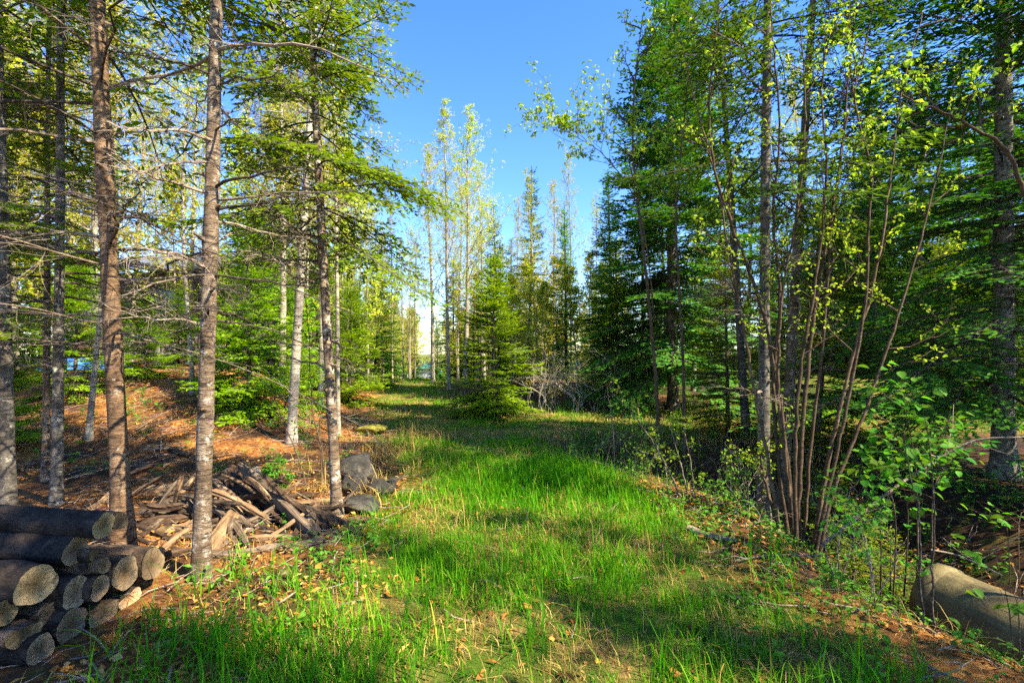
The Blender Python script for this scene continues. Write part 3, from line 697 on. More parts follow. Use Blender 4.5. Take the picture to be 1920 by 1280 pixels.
# left-hand background
for px, d, h, pi, lab in ((468, 8.3, 3.3, 0, 'bright green young fir below the leaning white birch'), (520, 11.6, 4.2, 0, 'mid green fir behind the leaning white birch'),
                          (272, 9.6, 1.7, 0, 'green fir in front of the dark house, between the thick trunks'), (-5, 6.5, 2.1, 0, 'young green fir at the left picture edge, behind the dark trunk'),
                          (655, 13.2, 3.4, 0, 'bright green fir at the top of the bank beside the track'), (700, 17.5, 4.0, 1, 'small fir by the aspens left of the track'),
                          (140, 8.6, 2.7, 0, 'green fir behind the thick brown trunk, above the blue tarp'), (592, 15, 4.6, 1, 'tall fir behind the slender fir on the bank'), (335, 11.5, 1.9, 0, 'small bright fir on the bank crest, right of the thick brown trunk'), (425, 12.5, 2.2, 0, 'small bright fir on the bank crest, right of the grey-brown trunk'), (225, 12.8, 2.0, 1, 'small fir on the bank crest beside the blue tarp'), (60, 11.5, 2.4, 0, 'small bright fir on the bank crest near the left picture edge'), (560, 9.8, 1.8, 0, 'small bright fir at the foot of the leaning birch')):
    put('fir_tree', P_FIR[pi], px, d, h, lab)
for i, (px, d, h) in enumerate(((30, 10.5, 10), (130, 12, 11), (215, 11, 9.5), (300, 25, 13), (395, 24, 12), (470, 23, 12.5), (560, 12, 10), (80, 15, 12), (510, 17, 11), (620, 18, 10.5), (-60, 12, 11), (350, 17, 12.5), (245, 16, 12), (10, 8.5, 9), (180, 9.5, 9.5), (530, 9.6, 9.5), (600, 11, 10), (-30, 14, 11))):
    put('aspen_tree', P_ASP[i % 3], px, d, h, 'tall yellow-leaved aspen in the wood on the left bank', 'aspens on the left bank', wide=.95)
for i, (px, d, h) in enumerate(((-60, 11, 9), (30, 21, 9), (150, 27, 9), (585, 25, 9), (640, 27, 8.5), (-120, 16, 10))):
    put('spruce_tree', P_SPR[(i + 1) % 3], px, d, h, 'spruce in the wood on the left bank', 'spruces on the left bank')

# right-hand big conifers
put('spruce_tree', conifer(141, 10.3, .13, start=.10, lmax=2.45, whorl=.36, nb=8, layered=True, droop=.48, bl_len=.48, needle='needle_dark', tl=.105, tw=.048, step=.030, bl_step=.056, k=14), 1262, 12.4, 11.6, 'tall dense dark spruce behind the two brown alder stems', rz=.3)
p = at(1882, 5.8)
sp = conifer(142, 13, .110, start=.085, lmax=2.9, whorl=.38, nb=8, layered=True, bl_len=.46, barkm='bark_pale', needle='needle_dark', tl=.085, tw=.034, step=.032, bl_step=.060, k=20, droop=.5, stubs=20)
big = plant_tree('spruce_tree', sp[:2], tuple(p), 'big dark spruce with thick grey trunk at the right picture edge', None, 1.1)
g = np.random.default_rng(4)
for i in range(14):
    z = g.uniform(.9, 2.6); bb, _ = dead_branch(g, (0, 0, z), g.random() * 6.28, g.uniform(.8, 2.2), .010, .05, .12, 12); bb.build('branch', 'twig_dead', big)
near_tree('fir_tree', 'straight grey fir trunk rising through the alder clump', 27, 1431, 4.75, 1438, 0, 10.5, .058, .30, 1.5, 'needle_dark', 'bark_grey', 12, .7, 3.0, .9, thin=.6, **NT_KW)
near_tree('fir_tree', 'dim brown trunk close behind the straight grey fir trunk', 28, 1466, 6.2, 1505, 300, 11, .07, .34, 1.5, 'needle_dark', 'bark_fir', 12, .7, 3.6, 1.0, thin=.62, **NT_KW)
near_tree('fir_tree', 'thin leaning trunk with dry boughs right of the brown alder stems', 29, 1400, 8.2, 1352, 100, 10, .07, .40, 1.2, 'needle_mid', 'bark_grey', 14, .5, 3.6, .9, thin=.6, **NT_KW)
for px, d, h, pi, lab in ((1365, 8.8, 3.6, 1, 'bright fir boughs behind the straight grey fir trunk'), (1530, 7.6, 4.0, 1, 'green fir behind the alder clump'), (1160, 13.2, 4.6, 1, 'low dark fir at the edge of the brush'),
                          (1845, 11.5, 3.4, 1, 'young fir closing the field just left of the big pale trunk'), (1925, 10.5, 3.8, 1, 'young fir closing the field right of the big pale trunk'), (1600, 4.3, .8, 1, 'knee-high fir seedling spreading beside the alder clump'), (1668, 3.9, .7, 1, 'small fir seedling under the broad-leaved shrub'), (1565, 5.4, .95, 1, 'fir seedling half hidden behind the alder clump'), (1760, 15.5, 4.8, 1, 'fir in the shade left of the big right spruce')):
    put('fir_tree', P_FIR[pi] if h > 1 else P_SEED, px, d, h, lab)
for i, (px, d, h) in enumerate(((1150, 15, 7.0), (1205, 17, 8.5), (1330, 15, 7.5), (1400, 18, 8), (1480, 16, 6.0), (1560, 18, 7.5), (1640, 18, 11), (1720, 19, 13), (1800, 20, 12), (1880, 18, 13), (1980, 17, 12),
                                (1350, 22, 9), (1450, 24, 9.5), (1540, 25, 9.5), (1620, 23, 13), (1700, 26, 15), (1790, 22, 14), (1860, 25, 15), (1940, 21, 14), (1250, 22, 10))):
    put('spruce_tree', P_SPR[(0, 1, 3)[i % 3]] if d < 20 else P_SPR[3], px, d, h, 'shaded spruce in the dense wood on the right', 'spruces in the right wood')
for i in range(34):
    d = rg.uniform(30, 52); px = rg.uniform(1130, 1960)
    put('spruce_tree', P_SPR[i % 3], px, d, rg.uniform(8, 11), 'remote spruce closing the gaps in the right wood', 'remote spruces in the right wood', wide=1.35)
for i in range(46):
    d = rg.uniform(21, 34); px = rg.uniform(1500, 1915)
    put('spruce_tree', P_SPR[3], px, d, rg.uniform(9, 14) * (.72 if px < 1620 else 1), 'slender bare-stemmed conifer deep in the dark right wood', 'bare stems deep in the right wood', wide=.75)
for i, (px, d, h) in enumerate(((1300, 16, 10.5), (1500, 19, 12))):
    put('aspen_tree', P_ASP[i % 4], px, d, h, 'thin leafy aspen among the right-hand conifers', 'aspens on the right')
# trees standing behind the photographer, whose shade falls on the track
for i, (x, y, h, pr) in enumerate(((7.6, .2, 9, P_ASP[2]), (9.5, -2.0, 11, P_SPR[1]), (-5, -3, 11, P_SPR[0]), (3.0, -.35, 8.2, P_SPR[2]), (5.7, .1, 9, P_ASP[1]), (4.6, -1.1, 8.5, P_ASP[0]), (10.5, -4.5, 11, P_ASP[3]))):
    s = h / pr[2][-1, 2]
    plant_tree('shade_tree', pr, (x, y, float(gz(x, y)) - .05), 'tree behind the viewer whose shadow falls on the track', 'trees behind the viewer', i * 1.3, s)

# ------------------------------------------------------------------ alder clumps, shrubs, saplings
def stems(name, label, cat, polys, d0, r0, seed, leafm='leaf_alder', barkm='bark_alder', tw=9, size=.034, per=3, group=None, tw_from=.35, twl=.7, big=False, lvl=1):
    rng = np.random.default_rng(seed); base = at(np.mean([q[0][0] for q in polys]), d0)
    root = thing(name, tuple(base), label, cat, group); cr = MB(); out, lp = [], []
    for i, poly in enumerate(polys):
        dd = d0 + rng.normal(0, .10); sl = rng.normal(0, .25)
        Q = np.array([pt(px, py, dd + sl * k / len(poly)) for k, (px, py) in enumerate(poly)]); Q[0, 2] = gz(Q[0, 0], Q[0, 1]) - .05 if poly[0][1] > 700 else Q[0, 2]
        C = catmull(Q, 7) - base; C[1:] += rng.normal(0, .0035, (len(C) - 1, 3)); s = np.linspace(0, 1, len(C)); rr = r0 * rng.uniform(.75, 1.2) * (1 if poly[0][1] > 700 else .42)
        MB().tube(C, rr * (1 - s * .78), 8, wob=.04, rng=rng).build('stem', barkm, root, True)
        cfg = dict(wig=.16, lift=.06, levels=lvl, kids=(4, 3), leaves=3)
        for j in range(tw):
            f = tw_from + (1 - tw_from) * (j + rng.random()) / tw; o = np.array([np.interp(f, s, C[:, q]) for q in range(3)])
            t_ = nrm(C[min(len(C) - 1, int(f * (len(C) - 1)) + 1)] - C[max(0, int(f * (len(C) - 1)) - 1)])
            ax = nrm(np.cross(t_, rng.normal(size=3))); a = R(rng.uniform(25, 60))
            grow(rng, o, nrm(t_ * math.cos(a) + ax * math.sin(a)), twl * rng.uniform(.4, 1.2) * (1.15 - f * .5), rr * .38, 0, out, lp, cfg)
    S = np.array([(*a, *c) for a, c, _, _ in out]); cr.segs(S[:, :3], S[:, 3:], [o[2] for o in out], [o[3] for o in out], 4, 1)
    if per: put_leaves(cr, lp, rng, size, 0, per, broad=True)
    cr.build('crown', [leafm, barkm], root)
    return root
stems('alder_shrub', 'tall clump of reddish alder stems at the edge of the grass', 'shrub', [
    [(1490, 1000), (1472, 830), (1442, 640), (1418, 545), (1368, 410), (1336, 300), (1330, 180), (1345, 40), (1350, -80)],
    [(1505, 1005), (1518, 850), (1543, 640), (1558, 430), (1582, 255), (1622, 90), (1650, -60)],
    [(1522, 1003), (1562, 880), (1592, 740), (1622, 570), (1628, 430), (1634, 320), (1606, 210), (1590, 60), (1600, -80)],
    [(1498, 998), (1500, 860), (1520, 640), (1545, 480), (1572, 330), (1590, 160), (1608, -40)],
    [(1466, 1000), (1436, 840), (1412, 720), (1392, 600), (1366, 470), (1342, 330), (1300, 180), (1270, 40)],
    [(1530, 1008), (1560, 930), (1610, 800), (1675, 620), (1725, 450), (1765, 290), (1790, 150)],
    [(1484, 1004), (1478, 900), (1462, 780), (1460, 640), (1475, 500), (1500, 360), (1510, 200), (1500, 40)],
    [(1470, 1006), (1440, 920), (1425, 850)],
    [(1520, 1006), (1552, 870), (1590, 700), (1640, 520), (1668, 350), (1690, 180), (1730, 20)],
    [(1494, 1004), (1490, 860), (1500, 700), (1530, 520), (1550, 330), (1540, 170), (1560, -20)],
    [(1480, 1003), (1460, 870), (1450, 720), (1462, 560), (1450, 400), (1462, 250), (1450, 80), (1440, -40)]], 4.35, .020, 51)
stems('alder_shrub', 'two tall bent brown alder stems in front of the dark spruce', 'shrub', [
    [(1240, 870), (1228, 700), (1214, 540), (1196, 380), (1186, 260), (1192, 140), (1205, 30)],
    [(1282, 870), (1282, 700), (1272, 520), (1268, 400), (1278, 270), (1288, 150), (1292, -30)],
    [(1228, 600), (1200, 400), (1140, 300), (1090, 262), (1045, 238)][::1]], 7.4, .029, 52, tw=18, twl=1.0, size=.055, per=5, tw_from=.45)
stems('alder_shrub', 'long bent bare stem arching in from the right picture edge', 'shrub', [
    [(2010, 900), (1990, 560), (1935, 400), (1908, 330), (1880, 275), (1810, 232), (1740, 200), (1690, 180)]], 3.0, .017, 53, tw=7, twl=.45, size=.04, per=2, tw_from=.6)
stems('willow_shrub', 'leaning clump of thin pale sticks beside the ditch', 'shrub', [
    [(1285, 990), (1262, 900), (1225, 830), (1185, 775), (1150, 738)], [(1278, 990), (1255, 930), (1248, 880), (1240, 850)], [(1290, 992), (1284, 900), (1262, 820), (1256, 790)], [(1295, 992), (1300, 900), (1282, 800)]],
    4.9, .011, 54, tw=4, twl=.22, size=.035, per=2, barkm='twig_dead')
stems('sapling', 'thin bare upright stick at the left rim of the ditch', 'sapling', [[(1152, 905), (1150, 820), (1142, 750), (1138, 720)], [(1140, 905), (1136, 870), (1146, 830)]], 6.4, .010, 55, tw=2, twl=.2, per=0, barkm='twig_dead')
stems('sapling', 'thin bent stems beside the slender fir and boulders', 'sapling', [
    [(612, 925), (604, 850), (585, 760), (580, 640), (570, 540)], [(606, 925), (600, 800), (618, 700), (622, 600)], [(575, 930), (560, 860), (530, 790), (500, 720), (440, 690)]], 5.4, .012, 56, tw=4, twl=.3, size=.04, per=2, barkm='bark_alder', leafm='leaf_green')
stems('sapling', 'small leafy sapling beside the weathered timber pile', 'sapling', [[(505, 935), (508, 900), (518, 870)], [(515, 935), (522, 905), (540, 890)], [(500, 935), (495, 910), (500, 880)]], 4.9, .005, 57, tw=4, twl=.12, size=.035, per=3, leafm='leaf_green', tw_from=.2)
stems('bramble', 'reddish bare canes in the ditch', 'bramble', [[(1330, 980), (1350, 930), (1400, 890), (1440, 870)], [(1310, 985), (1345, 900), (1390, 860)], [(1380, 985), (1384, 930), (1380, 880)], [(1395, 985), (1396, 920), (1392, 860)]], 5.4, .006, 58, tw=3, twl=.2, size=.03, per=1, leafm='leaf_green')
stems('sapling', 'two thin dark upright stems in front of the pipe', 'sapling', [[(1733, 1195), (1726, 1080), (1722, 960), (1700, 850), (1690, 760)], [(1752, 1180), (1748, 1080), (1752, 960), (1745, 860), (1735, 780)]], 3.0, .008, 59, tw=4, twl=.3, size=.04, per=0, barkm='twig_dark')
stems('weed_stalk', 'dry golden weed stalk standing in the grass by the pipe', 'plant', [[(1616, 1262), (1622, 1170), (1640, 1090), (1668, 1018)]], 2.55, .0045, 60, tw=2, twl=.12, per=0, barkm='straw')

for i, (px, py, d) in enumerate(((1185, 935, 5.4), (1335, 1000, 4.4), (1405, 1020, 4.2), (1215, 900, 6.0), (1570, 1060, 3.6), (1640, 1120, 3.1), (1360, 930, 5.6), (1120, 880, 6.6))):
    g = np.random.default_rng(800 + i); sc_ = 5 / d
    stems('sapling', 'thin twiggy bare sapling on the right verge', 'sapling', [[(px + g.normal(0, 8), py), (px + g.normal(0, 22), py - 45 * sc_), (px + g.normal(0, 45), py - (80 + 40 * g.random()) * sc_)] for _ in range(4)], d, .005, 820 + i, tw=4, twl=.28, per=1 if i % 2 else 0, size=.035, barkm='twig_dead', leafm='leaf_green', group='bare saplings on the right verge', tw_from=.2)
# bare brush at the back of the clearing
for i, (px, d) in enumerate(((1005, 11.9), (1040, 12.2), (1080, 12.0), (1120, 12.3), (1160, 12.0), (1195, 12.3), (1060, 13.2), (1100, 13.4))):
    g = np.random.default_rng(300 + i); polys = []
    for j in range(7):
        x0 = px + g.normal(0, 8); polys.append([(x0, 775), (x0 + g.normal(0, 10), 745), (x0 + g.normal(0, 28), 715 - g.uniform(0, 15)), (x0 + g.normal(0, 45), 690 - g.uniform(-25, 40))])
    stems('brush', 'grey leafless brush at the back of the clearing', 'brush', polys, d, .010, 310 + i, tw=4, twl=.55, per=1 if i % 2 else 0, size=.05, barkm='twig_pale', leafm='leaf_aspen', group='grey brush at the back of the clearing', tw_from=.2)

# the big-leaved shrub near the pipe: each leaf its own part
def leaf_mesh(L, W, seed):
    b = MB(); g = np.random.default_rng(seed)
    s = np.linspace(0, 1, 6); w = W * np.sin(np.pi * s ** .8) ** .8; w[0] = w[-1] = .001
    zc = -.18 * L * s ** 2; v = []
    for si, wi, zi in zip(s, w, zc): v += [(si * L, -wi / 2, zi + .16 * wi), (si * L, 0, zi), (si * L, wi / 2, zi + .16 * wi)]
    f = []
    for i in range(5):
        for j in range(2): a = i * 3 + j; f.append([a, a + 1, a + 4, a + 3])
    b.add(v, f, 0, np.full(10, g.random())); return b.mesh('leaf', 'leaf_green', True)
LEAF = [leaf_mesh(.085, .062, s) for s in range(4)]
def leafy(name, label, polys, d0, seed, n, r0=.006, cat='shrub', size=1.0, barkm='bark_alder'):
    rng = np.random.default_rng(seed); base = at(np.mean([q[0][0] for q in polys]), d0)
    root = thing(name, tuple(base), label, cat); nodes = []
    for poly in polys:
        dd = d0 + rng.normal(0, .12); Q = np.array([pt(px, py, dd + .08 * rng.normal() * k) for k, (px, py) in enumerate(poly)]); Q[0, 2] = gz(Q[0, 0], Q[0, 1]) - .04
        C = catmull(Q, 6) - base; s = np.linspace(0, 1, len(C)); b = MB(); b.tube(C, r0 * (1 - .75 * s), 6)
        out, lp = [], []
        for j in range(7):
            f = .3 + .7 * (j + rng.random()) / 7; o = np.array([np.interp(f, s, C[:, q]) for q in range(3)])
            t_ = nrm(C[-1] - C[0]); ax = nrm(np.cross(t_, rng.normal(size=3)))
            grow(rng, o, nrm(t_ * .5 + ax * .9), .26 * rng.uniform(.5, 1.2), r0 * .4, 1, out, lp, dict(wig=.15, lift=.02, levels=1, kids=(), leaves=5))
        S = np.array([(*a, *c) for a, c, _, _ in out]); b.segs(S[:, :3], S[:, 3:], [q[2] for q in out], [q[3] for q in out], 4); b.build('stem', barkm, root)
        nodes += [q for q, _ in lp] + list(C[len(C) // 2:])
    for i in range(n):
        q = nodes[int(rng.integers(0, len(nodes)))]; o = link('leaf', LEAF[int(rng.integers(0, 4))], root)
        o.location = tuple(q + rng.normal(0, .012 if n < 50 else .055, 3)); o.rotation_euler = (rng.normal(0, .35), rng.normal(.15, .35), rng.random() * 6.28); sc = size * rng.uniform(.55, 1.2); o.scale = (sc,) * 3
    return root
leafy('hobblebush', 'bright green broad-leaved shrub in front of the big right spruce', [
    [(1715, 1110), (1722, 960), (1715, 860), (1700, 780), (1690, 720)], [(1672, 1090), (1678, 960), (1640, 880), (1620, 840)], [(1752, 1110), (1748, 950), (1770, 880), (1800, 850)], [(1690, 1100), (1702, 960), (1675, 860), (1660, 800)],
    [(1735, 1100), (1720, 980), (1745, 850), (1755, 790)], [(1650, 1080), (1650, 985), (1620, 940), (1590, 930)]], 3.6, 61, 430, size=.82)
leafy('sapling', 'few bright leaves on a twig at the lower right corner, over the pipe', [[(1905, 1230), (1895, 1170), (1890, 1130), (1880, 1090)], [(1912, 1230), (1910, 1150), (1900, 1110)]], 2.55, 62, 16, .004, 'sapling', .85)
leafy('sapling', 'thin leafy twig above the pipe at the right picture edge', [[(1900, 1060), (1890, 1010), (1880, 980), (1860, 975)], [(1915, 1060), (1910, 1010), (1915, 960)]], 3.4, 63, 16, .004, 'sapling', .85)

# ------------------------------------------------------------------ split and round firewood logs
def log(name, label, end, axis, L, w, h, seed, barkm='bark_log', cutm='cut_grey', cat='log', group=None, shape='round', tilt=0.0):
    """end: centre of the visible cut face; axis points out of that face; mesh runs along local -Z"""
    g = np.random.default_rng(seed); n = 26; a = np.arange(n) * 2 * math.pi / n
    r = np.ones(n) + .075 * np.sin(2 * a + g.random() * 6) + .05 * np.sin(3 * a + g.random() * 6) + .03 * np.sin(5 * a + g.random() * 6) + .014 * g.normal(size=n)
    if shape == 'half': r = np.minimum(r, .30 / np.maximum(.05, np.cos(a - g.uniform(.8, 2.2))))
    if shape == 'wedge':
        a0 = g.uniform(0, 6.28); r = np.minimum(r, np.minimum(.26 / np.maximum(.05, np.cos(a - a0)), .30 / np.maximum(.05, np.cos(a - a0 - 2.0))))
    prof = np.stack([np.cos(a) * r * w / 2, np.sin(a) * r * h / 2], -1)
    b = MB(); m = 14; zz = np.linspace(0, -L, m)
    V = np.array([[(p[0] * k, p[1] * k, z) for p in prof] for z, k in zip(zz, 1 + .02 * g.normal(size=m) + np.array([-.03] + [0] * (m - 2) + [-.03]))])
    lump = g.normal(0, 1, (m, n, 1)); lump = (lump + np.roll(lump, 1, 1) + np.roll(lump, -1, 1)) / 3
    V[1:-1] *= (1 + .055 * lump[1:-1]) * [1, 1, 0] + [0, 0, 1]
    i = np.arange(m - 1)[:, None] * n; j = np.arange(n)[None]; f = np.stack([i + j, i + n + j, i + n + (j + 1) % n, i + (j + 1) % n], -1).reshape(-1, 4)
    b.add(V.reshape(-1, 3), f)
    root = thing(name, tuple(end), label, cat, group)
    ax = Vector(axis).normalized(); root.rotation_mode = 'QUATERNION'; root.rotation_quaternion = ax.to_track_quat('Z', 'Y') @ Quaternion((0, 0, 1), tilt)
    b.build('bark', barkm, root, True)
    for zc, sg in ((.002, 1), (-L - .002, -1)):
        rings = [prof * k for k in (.97, .66, .33)]; vv = np.vstack([np.c_[q, np.full(n, zc) + sg * g.normal(0, .0012, n)] for q in rings] + [[[0, 0, zc]]])
        ff = [[q * n + k, q * n + (k + 1) % n, (q + 1) * n + (k + 1) % n, (q + 1) * n + k] for q in range(2) for k in range(n)]
        ff = np.array(ff); tt = np.array([[2 * n + k, 2 * n + (k + 1) % n, 3 * n] for k in range(n)])
        if sg < 0: ff = ff[:, ::-1]; tt = tt[:, ::-1]
        c = MB(); c.add(vv, ff); c.n -= len(vv); c.add(np.zeros((0, 3)), tt); c.n += len(vv)
        c.build('cut_face', cutm, root)
    return root
XE = -2.30
LOGS = [  # px, py, width px, height px, end plane offset, shape, cut, label
    (194, 985, 46, 46, .06, 'round', 'cut_old', 'log lying topmost on the stack, dark sap-ringed end'),
    (225, 976, 36, 34, .00, 'round', 'cut_grey', 'dark log end touching the thick fir trunk, behind the topmost log'),
    (141, 1031, 52, 54, -.05, 'round', 'cut_grey', 'dark barked log with grey end, right below the topmost log'),
    (181, 1036, 34, 34, .02, 'wedge', 'cut_old', 'small tan split piece right of the grey-ended dark log'),
    (195, 1060, 30, 30, .03, 'round', 'cut_grey', 'smallest round log end in the middle of the stack'),
    (168, 1069, 36, 32, .0, 'wedge', 'cut_grey', 'small grey split piece left of the smallest round log'),
    (235, 1074, 66, 64, .03, 'round', 'cut_fresh', 'sunlit orange log end, brightest of the stack'),
    (286, 1056, 58, 60, .02, 'round', 'cut_grey', 'brown-grey log at the right end of the stack'),
    (68, 1096, 84, 70, -.06, 'round', 'cut_old', 'largest log of the stack, yellow-rimmed dark end'),
    (143, 1110, 58, 57, -.04, 'round', 'cut_grey', 'grey-rimmed log right of the largest log'),
    (187, 1101, 42, 44, .02, 'round', 'cut_grey', 'pale grey round log end below the small split pieces'),
    (196, 1144, 62, 62, .0, 'half', 'cut_grey', 'flat-sided grey split log low in the stack'),
    (243, 1118, 52, 46, .0, 'half', 'cut_fresh', 'tan split log below the sunlit orange log end'),
    (135, 1170, 62, 66, -.03, 'round', 'cut_grey', 'dull grey-green log end low in the shade of the stack'),
    (47, 1183, 62, 58, -.05, 'half', 'cut_old', 'yellow-brown split log below the largest log'),
    (76, 1218, 56, 56, .0, 'round', 'cut_grey', 'lowest dark log half sunk in leaves'),
    (92, 1150, 40, 34, -.10, 'round', 'cut_grey', 'dark log set back below the largest log'),
    (5, 1150, 52, 50, -.1, 'round', 'cut_old', 'log end cut by the left picture edge, in the stack')]
for i, (px, py, w, h, off, sh, cm, lab) in enumerate(LOGS):
    x = XE + off; d = x * FPX / (px - 960); z = CAMH - (py - HORIZON) / FPX * d
    k = d / FPX
    g = np.random.default_rng(400 + i)
    log('firewood_log', lab, (x, d, z), (1, g.normal(-.06, .05), g.normal(0, .015)), g.uniform(.95, 1.2), w * k * 1.0, h * k * 1.0, 420 + i, 'bark_log' if i in (0, 2, 8, 9, 13, 15, 17) else 'bark_log_pale', cm, group='logs of the firewood stack', shape=sh, tilt=g.random() * 6.28 if sh == 'round' else 0)

# weathered timbers piled beyond the stack
def timber(label, a, bpt, d0, d1, w, th, seed, mat='wood_grey', name='weathered_timber', rough=.22, ragged=True, lift=0.0):
    g = np.random.default_rng(seed); A = gpt(a[0], a[1], d0, th * .35); B = gpt(bpt[0], bpt[1], d1, th * .35)
    ax = Vector(B - A); L = ax.length; n = 12; k = 10; s = np.linspace(0, 1, n); an = np.arange(k) * 2 * math.pi / k + .2
    sq = 1 / np.maximum(np.abs(np.cos(an)), np.abs(np.sin(an))) ** .6
    prof = np.stack([np.cos(an) * sq * w / 2 * (1 + rough * .5 * g.normal(size=k)), np.sin(an) * sq * th / 2 * (1 + rough * .5 * g.normal(size=k))], -1)
    V = []
    for si in s:
        e = 1 - (.45 * max(0, (si - .86) / .14) + .35 * max(0, (.12 - si) / .12)) * g.uniform(.5, 1.1) if ragged else 1
        off = np.array([.02 * math.sin(si * 4 + seed), .015 * math.cos(si * 3 + seed)])
        q = prof * e * (1 + rough * .25 * g.normal(size=(k, 1))) + off
        V.append(np.c_[q, np.full(k, si * L) + (g.normal(0, .03, k) if si in (0., 1.) and ragged else 0)])
    V = np.array(V); b = MB(); i = np.arange(n - 1)[:, None] * k; j = np.arange(k)[None]
    b.add(V.reshape(-1, 3), np.stack([i + j, i + (j + 1) % k, i + k + (j + 1) % k, i + k + j], -1).reshape(-1, 4))
    for e in (0, n - 1):
        jj = np.arange(k); ff = np.stack([jj, (jj + 1) % k, np.full(k, k)], -1); b.add(np.vstack([V[e], V[e].mean(0) + [0, 0, .02 * (1 if e == 0 else -1)]]), ff if e else ff[:, ::-1])
    o = b.build(name, mat); o.location = tuple(A); o.rotation_mode = 'QUATERNION'; o.rotation_quaternion = ax.to_track_quat('Z', 'Y') @ Quaternion((0, 0, 1), g.random() * 3)
    return tag(o, label, 'timber' if 'timber' in name else 'stick' if 'stick' in name else 'log', 'sticks in the wood pile' if 'stick' in name else 'weathered wood pile')
timber('long grey split beam leaning across the wood pile', (452, 878), (588, 1000), 4.75, 4.2, .10, .09, 1)
timber('birch-barked short log lying behind the long leaning beam', (474, 882), (520, 920), 5.0, 4.9, .085, .085, 2, 'bark_birch', 'short_log', .06, False)
timber('thin tan stick lying across the top of the leaning beam', (432, 912), (482, 928), 4.7, 4.6, .03, .03, 3, 'wood_tan')
timber('orange splintered board sticking up behind the leaning beam', (514, 932), (561, 899), 4.8, 4.9, .06, .03, 4, 'wood_tan')
timber('narrow grey plank leaning the other way, left of the beam', (396, 932), (462, 1024), 4.6, 4.1, .055, .04, 5)
timber('wide tan-grey slab propped below the narrow plank', (390, 1036), (474, 928), 4.15, 4.6, .12, .06, 6, 'wood_tan')
timber('dark beam tucked under the long leaning beam', (484, 942), (560, 988), 4.6, 4.3, .08, .07, 7, 'wood_dark')
timber('long tan pole lying flat at the front of the wood pile', (464, 1012), (634, 996), 4.05, 4.2, .06, .05, 8, 'wood_tan')
timber('dark pole lying flat nearest the grass, in front of the pile', (396, 1038), (530, 1024), 3.85, 3.95, .065, .05, 9, 'wood_grey')
timber('short mossy pole lying behind the flat dark pole', (515, 1022), (612, 1014), 4.0, 4.1, .06, .06, 10, 'wood_grey')
timber('splintered grey stub standing on end beside the slender fir', (574, 950), (598, 1004), 4.35, 4.2, .08, .07, 11, 'wood_grey', rough=.4)
timber('broken dark root chunk at the foot of the slender fir', (598, 985), (632, 972), 4.25, 4.2, .12, .10, 12, 'wood_dark', rough=.5)
timber('dark charred log lying right of the slender fir', (630, 980), (692, 977), 4.5, 4.45, .06, .05, 13, 'wood_dark')
timber('dark thin limb behind the slender fir', (540, 952), (624, 944), 4.9, 4.8, .035, .03, 14, 'wood_dark')
timber('long tan log lying between the two thick fir trunks', (268, 925), (362, 905), 4.9, 4.95, .10, .09, 15, 'wood_tan')
timber('tilted tan board just left of the thick brown fir', (160, 962), (212, 926), 4.9, 5.1, .10, .035, 16, 'wood_tan')
timber('grey log under the long tan log between the trunks', (262, 956), (366, 936), 4.7, 4.6, .10, .08, 17, 'wood_grey')
timber('dark log low between the two thick fir trunks', (262, 985), (356, 968), 4.4, 4.3, .09, .08, 18, 'wood_dark')
timber('hollow broken stump at the back of the wood pile', (436, 940), (446, 876), 4.85, 4.95, .17, .15, 19, 'wood_dark', rough=.5)
timber('grey slab standing behind the wide propped slab', (425, 1000), (430, 925), 4.7, 4.8, .10, .07, 20, 'wood_grey')
timber('thin grey pole pointing up left of the leaning beam', (462, 990), (400, 905), 4.5, 4.9, .045, .04, 21, 'wood_grey')
timber('crooked branch lying along the bank above the pile', (270, 815), (372, 862), 7.4, 6.6, .06, .05, 22, 'wood_dark')
timber('pale pole lying on the bank above the pile', (262, 838), (352, 842), 6.5, 6.4, .035, .03, 23, 'wood_grey')
log('short_log', 'short upright sawn log facing the viewer, between the fir trunks', pt(302, 1003, 4.0), (.35, -.75, .35), .32, .13, .14, 501, 'bark_log_pale', 'cut_old')

g = np.random.default_rng(66)
for i in range(84):
    px = g.uniform(250, 645); py = np.interp(px, [250, 400, 640], [950, 960, 975]) + g.normal(0, 32); L_ = g.uniform(30, 130); a_ = g.normal(0, .42) + (math.pi if g.random() < .5 else 0); d_ = g.uniform(4.2, 5.0)
    timber('dark broken stick tangled in the weathered wood pile', (px - L_ / 2 * math.cos(a_), py - L_ / 2 * math.sin(a_)), (px + L_ / 2 * math.cos(a_), py + L_ / 2 * math.sin(a_)), d_, d_ + g.normal(0, .15), g.uniform(.02, .07), g.uniform(.018, .05), 700 + i, ('wood_dark', 'wood_grey', 'wood_dark', 'wood_tan', 'bark_log_pale')[i % 5], 'broken_stick', .3)
